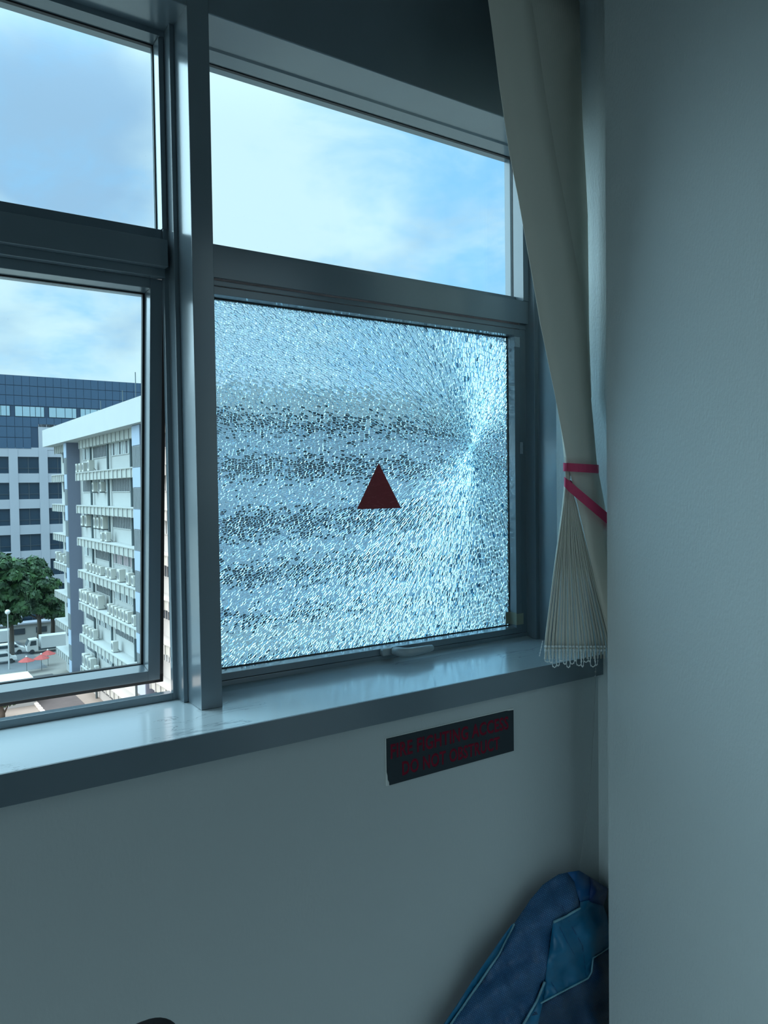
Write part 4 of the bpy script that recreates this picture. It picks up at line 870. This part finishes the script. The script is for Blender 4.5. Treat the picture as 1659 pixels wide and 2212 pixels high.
# flat-roofed shed
sh = empty('shed', (16, 113, GZ), 'small grey shed with a white flat roof beside the trees', 'shed')
a = onZ(62, 1459, GZ + 2.8); MB().box(a[0] - 6.5, a[0], a[1] - 4.2, a[1] + 2.0, GZ, GZ + 2.6).build('wall', mat('grey shed wall', (0.42, 0.45, 0.46), 0.8), sh)
MB().box(a[0] - 6.8, a[0] + 0.25, a[1] - 4.5, a[1] + 2.3, GZ + 2.6, GZ + 2.85).build('roof', mat('white sheet roof', (0.82, 0.82, 0.80), 0.6), sh)
# lorries and van
TYRE = mat('tyre', (0.015, 0.015, 0.016), 0.8); WSC = mat('windscreen', (0.02, 0.035, 0.045), 0.15); CABW = mat('white vehicle paint', (0.80, 0.80, 0.78), 0.4); BOXW = mat('white cargo box', (0.72, 0.74, 0.74), 0.5)
def wheel(parent, x, y): MB().prism([(x + 0.38 * math.cos(i * math.pi / 6), GZ + 0.40 + 0.38 * math.sin(i * math.pi / 6)) for i in range(12)], 'y', y - 0.12, y + 0.12).build('wheel', TYRE, parent)
def lorry(x, y, label, L_=5.0, boxed=True):
    r_ = empty('lorry', (x, y, GZ), label, 'lorry')
    cab = MB().prism([(x - 0.2, GZ + 0.5), (x - 0.2, GZ + 1.35), (x + 0.25, GZ + 2.35), (x + 1.5, GZ + 2.4), (x + 1.5, GZ + 0.5)], 'y', y - 0.95, y + 0.95).build('cab', CABW, r_, bevel=0.05)
    MB().prism([(x + 0.22, GZ + 1.40), (x + 0.42, GZ + 2.15), (x + 1.2, GZ + 2.15), (x + 1.2, GZ + 1.40)], 'y', y - 0.97, y + 0.97).build('side_window', WSC, cab)
    MB().prism([(x - 0.20, GZ + 1.40), (x + 0.20, GZ + 2.28), (x + 0.16, GZ + 2.28), (x - 0.24, GZ + 1.40)], 'y', y - 0.85, y + 0.85).build('windscreen', WSC, cab)
    MB().box(x + 1.5, x + 1.6 + L_, y - 0.7, y + 0.7, GZ + 0.5, GZ + 0.75).build('chassis', DPIPE, r_)
    if boxed: MB().box(x + 1.9, x + 1.9 + L_ - 0.3, y - 1.05, y + 1.05, GZ + 0.8, GZ + 2.75).build('cargo_box', BOXW, r_, bevel=0.04)
    for wx in (x + 0.55, x + L_ + 0.2):
        for wy in (y - 0.85, y + 0.85): wheel(r_, wx, wy)
a = onZ(58, 1411, GZ); lorry(a[0], a[1] - 0.6, 'white lorry with a box body parked below the pointed tree')
a = onZ(26, 1397, GZ); lorry(a[0] - 6.2, 142.6, 'second white lorry parked farther back behind the broad tree trunk')
def van(x, y, label):
    r_ = empty('van', (x, y, GZ), label, 'van')
    b_ = MB().prism([(x - 2.2, GZ + 0.45), (x - 2.2, GZ + 1.75), (x + 1.1, GZ + 1.8), (x + 1.75, GZ + 1.15), (x + 2.35, GZ + 1.0), (x + 2.4, GZ + 0.45)], 'y', y - 0.85, y + 0.85).build('body', CABW, r_, bevel=0.06)
    MB().prism([(x - 1.9, GZ + 1.15), (x - 1.9, GZ + 1.6), (x + 1.0, GZ + 1.62), (x + 1.45, GZ + 1.15)], 'y', y - 0.87, y + 0.87).build('side_window', WSC, b_)
    for wx in (x - 1.4, x + 1.5):
        for wy in (y - 0.75, y + 0.75): wheel(r_, wx, wy)
a = onZ(18, 1414, GZ); van(a[0], a[1], 'white van parked in front of the lorries')
a = onZ(14, 1432, GZ); van(a[0] - 1.0, a[1], 'white van nearer the shed, half hidden at the picture edge')
# red parasols by the lane
RP = mat('red canvas', (0.42, 0.06, 0.05), 0.7)
for (px, py, lab) in ((58, 1454, 'red parasol nearest the white shed'), (90, 1448, 'red parasol in the middle of the yard'), (104, 1438, 'red parasol closest to the white block')):
    a = onZ(px, py, GZ); r_ = empty('parasol', tuple(a), lab, 'parasol')
    cp = [(a[0] + 1.15 * math.cos(i * math.pi / 4), a[1] + 1.15 * math.sin(i * math.pi / 4), a[2] + 1.75) for i in range(8)]
    MB().add(cp + [(a[0], a[1], a[2] + 2.35)], [(i, (i + 1) % 8, 8) for i in range(8)]).build('canopy', RP, r_, solid=0.03)
    MB().tube([tuple(a), (a[0], a[1], a[2] + 2.3)], 0.04, 6).build('pole', ACG, r_); MB().ball((a[0], a[1], a[2] + 2.4), 0.14, 6, 4).build('finial', CABW, r_)
# street lamp by the trunk
a = onZ(20, 1446, GZ); r_ = empty('street_lamp', tuple(a), 'white globe street lamp beside the broad tree', 'street lamp')
zt_ = onY(16, 1322, a[1])[2]
MB().tube([tuple(a), (a[0], a[1], zt_ - 0.3)], [0.12, 0.07], 8).build('post', mat('pale post', (0.45, 0.47, 0.47), 0.6), r_); MB().ball((a[0], a[1], zt_), 0.38, 10, 6).build('globe', mat('white globe', (0.8, 0.8, 0.78), 0.3), r_)
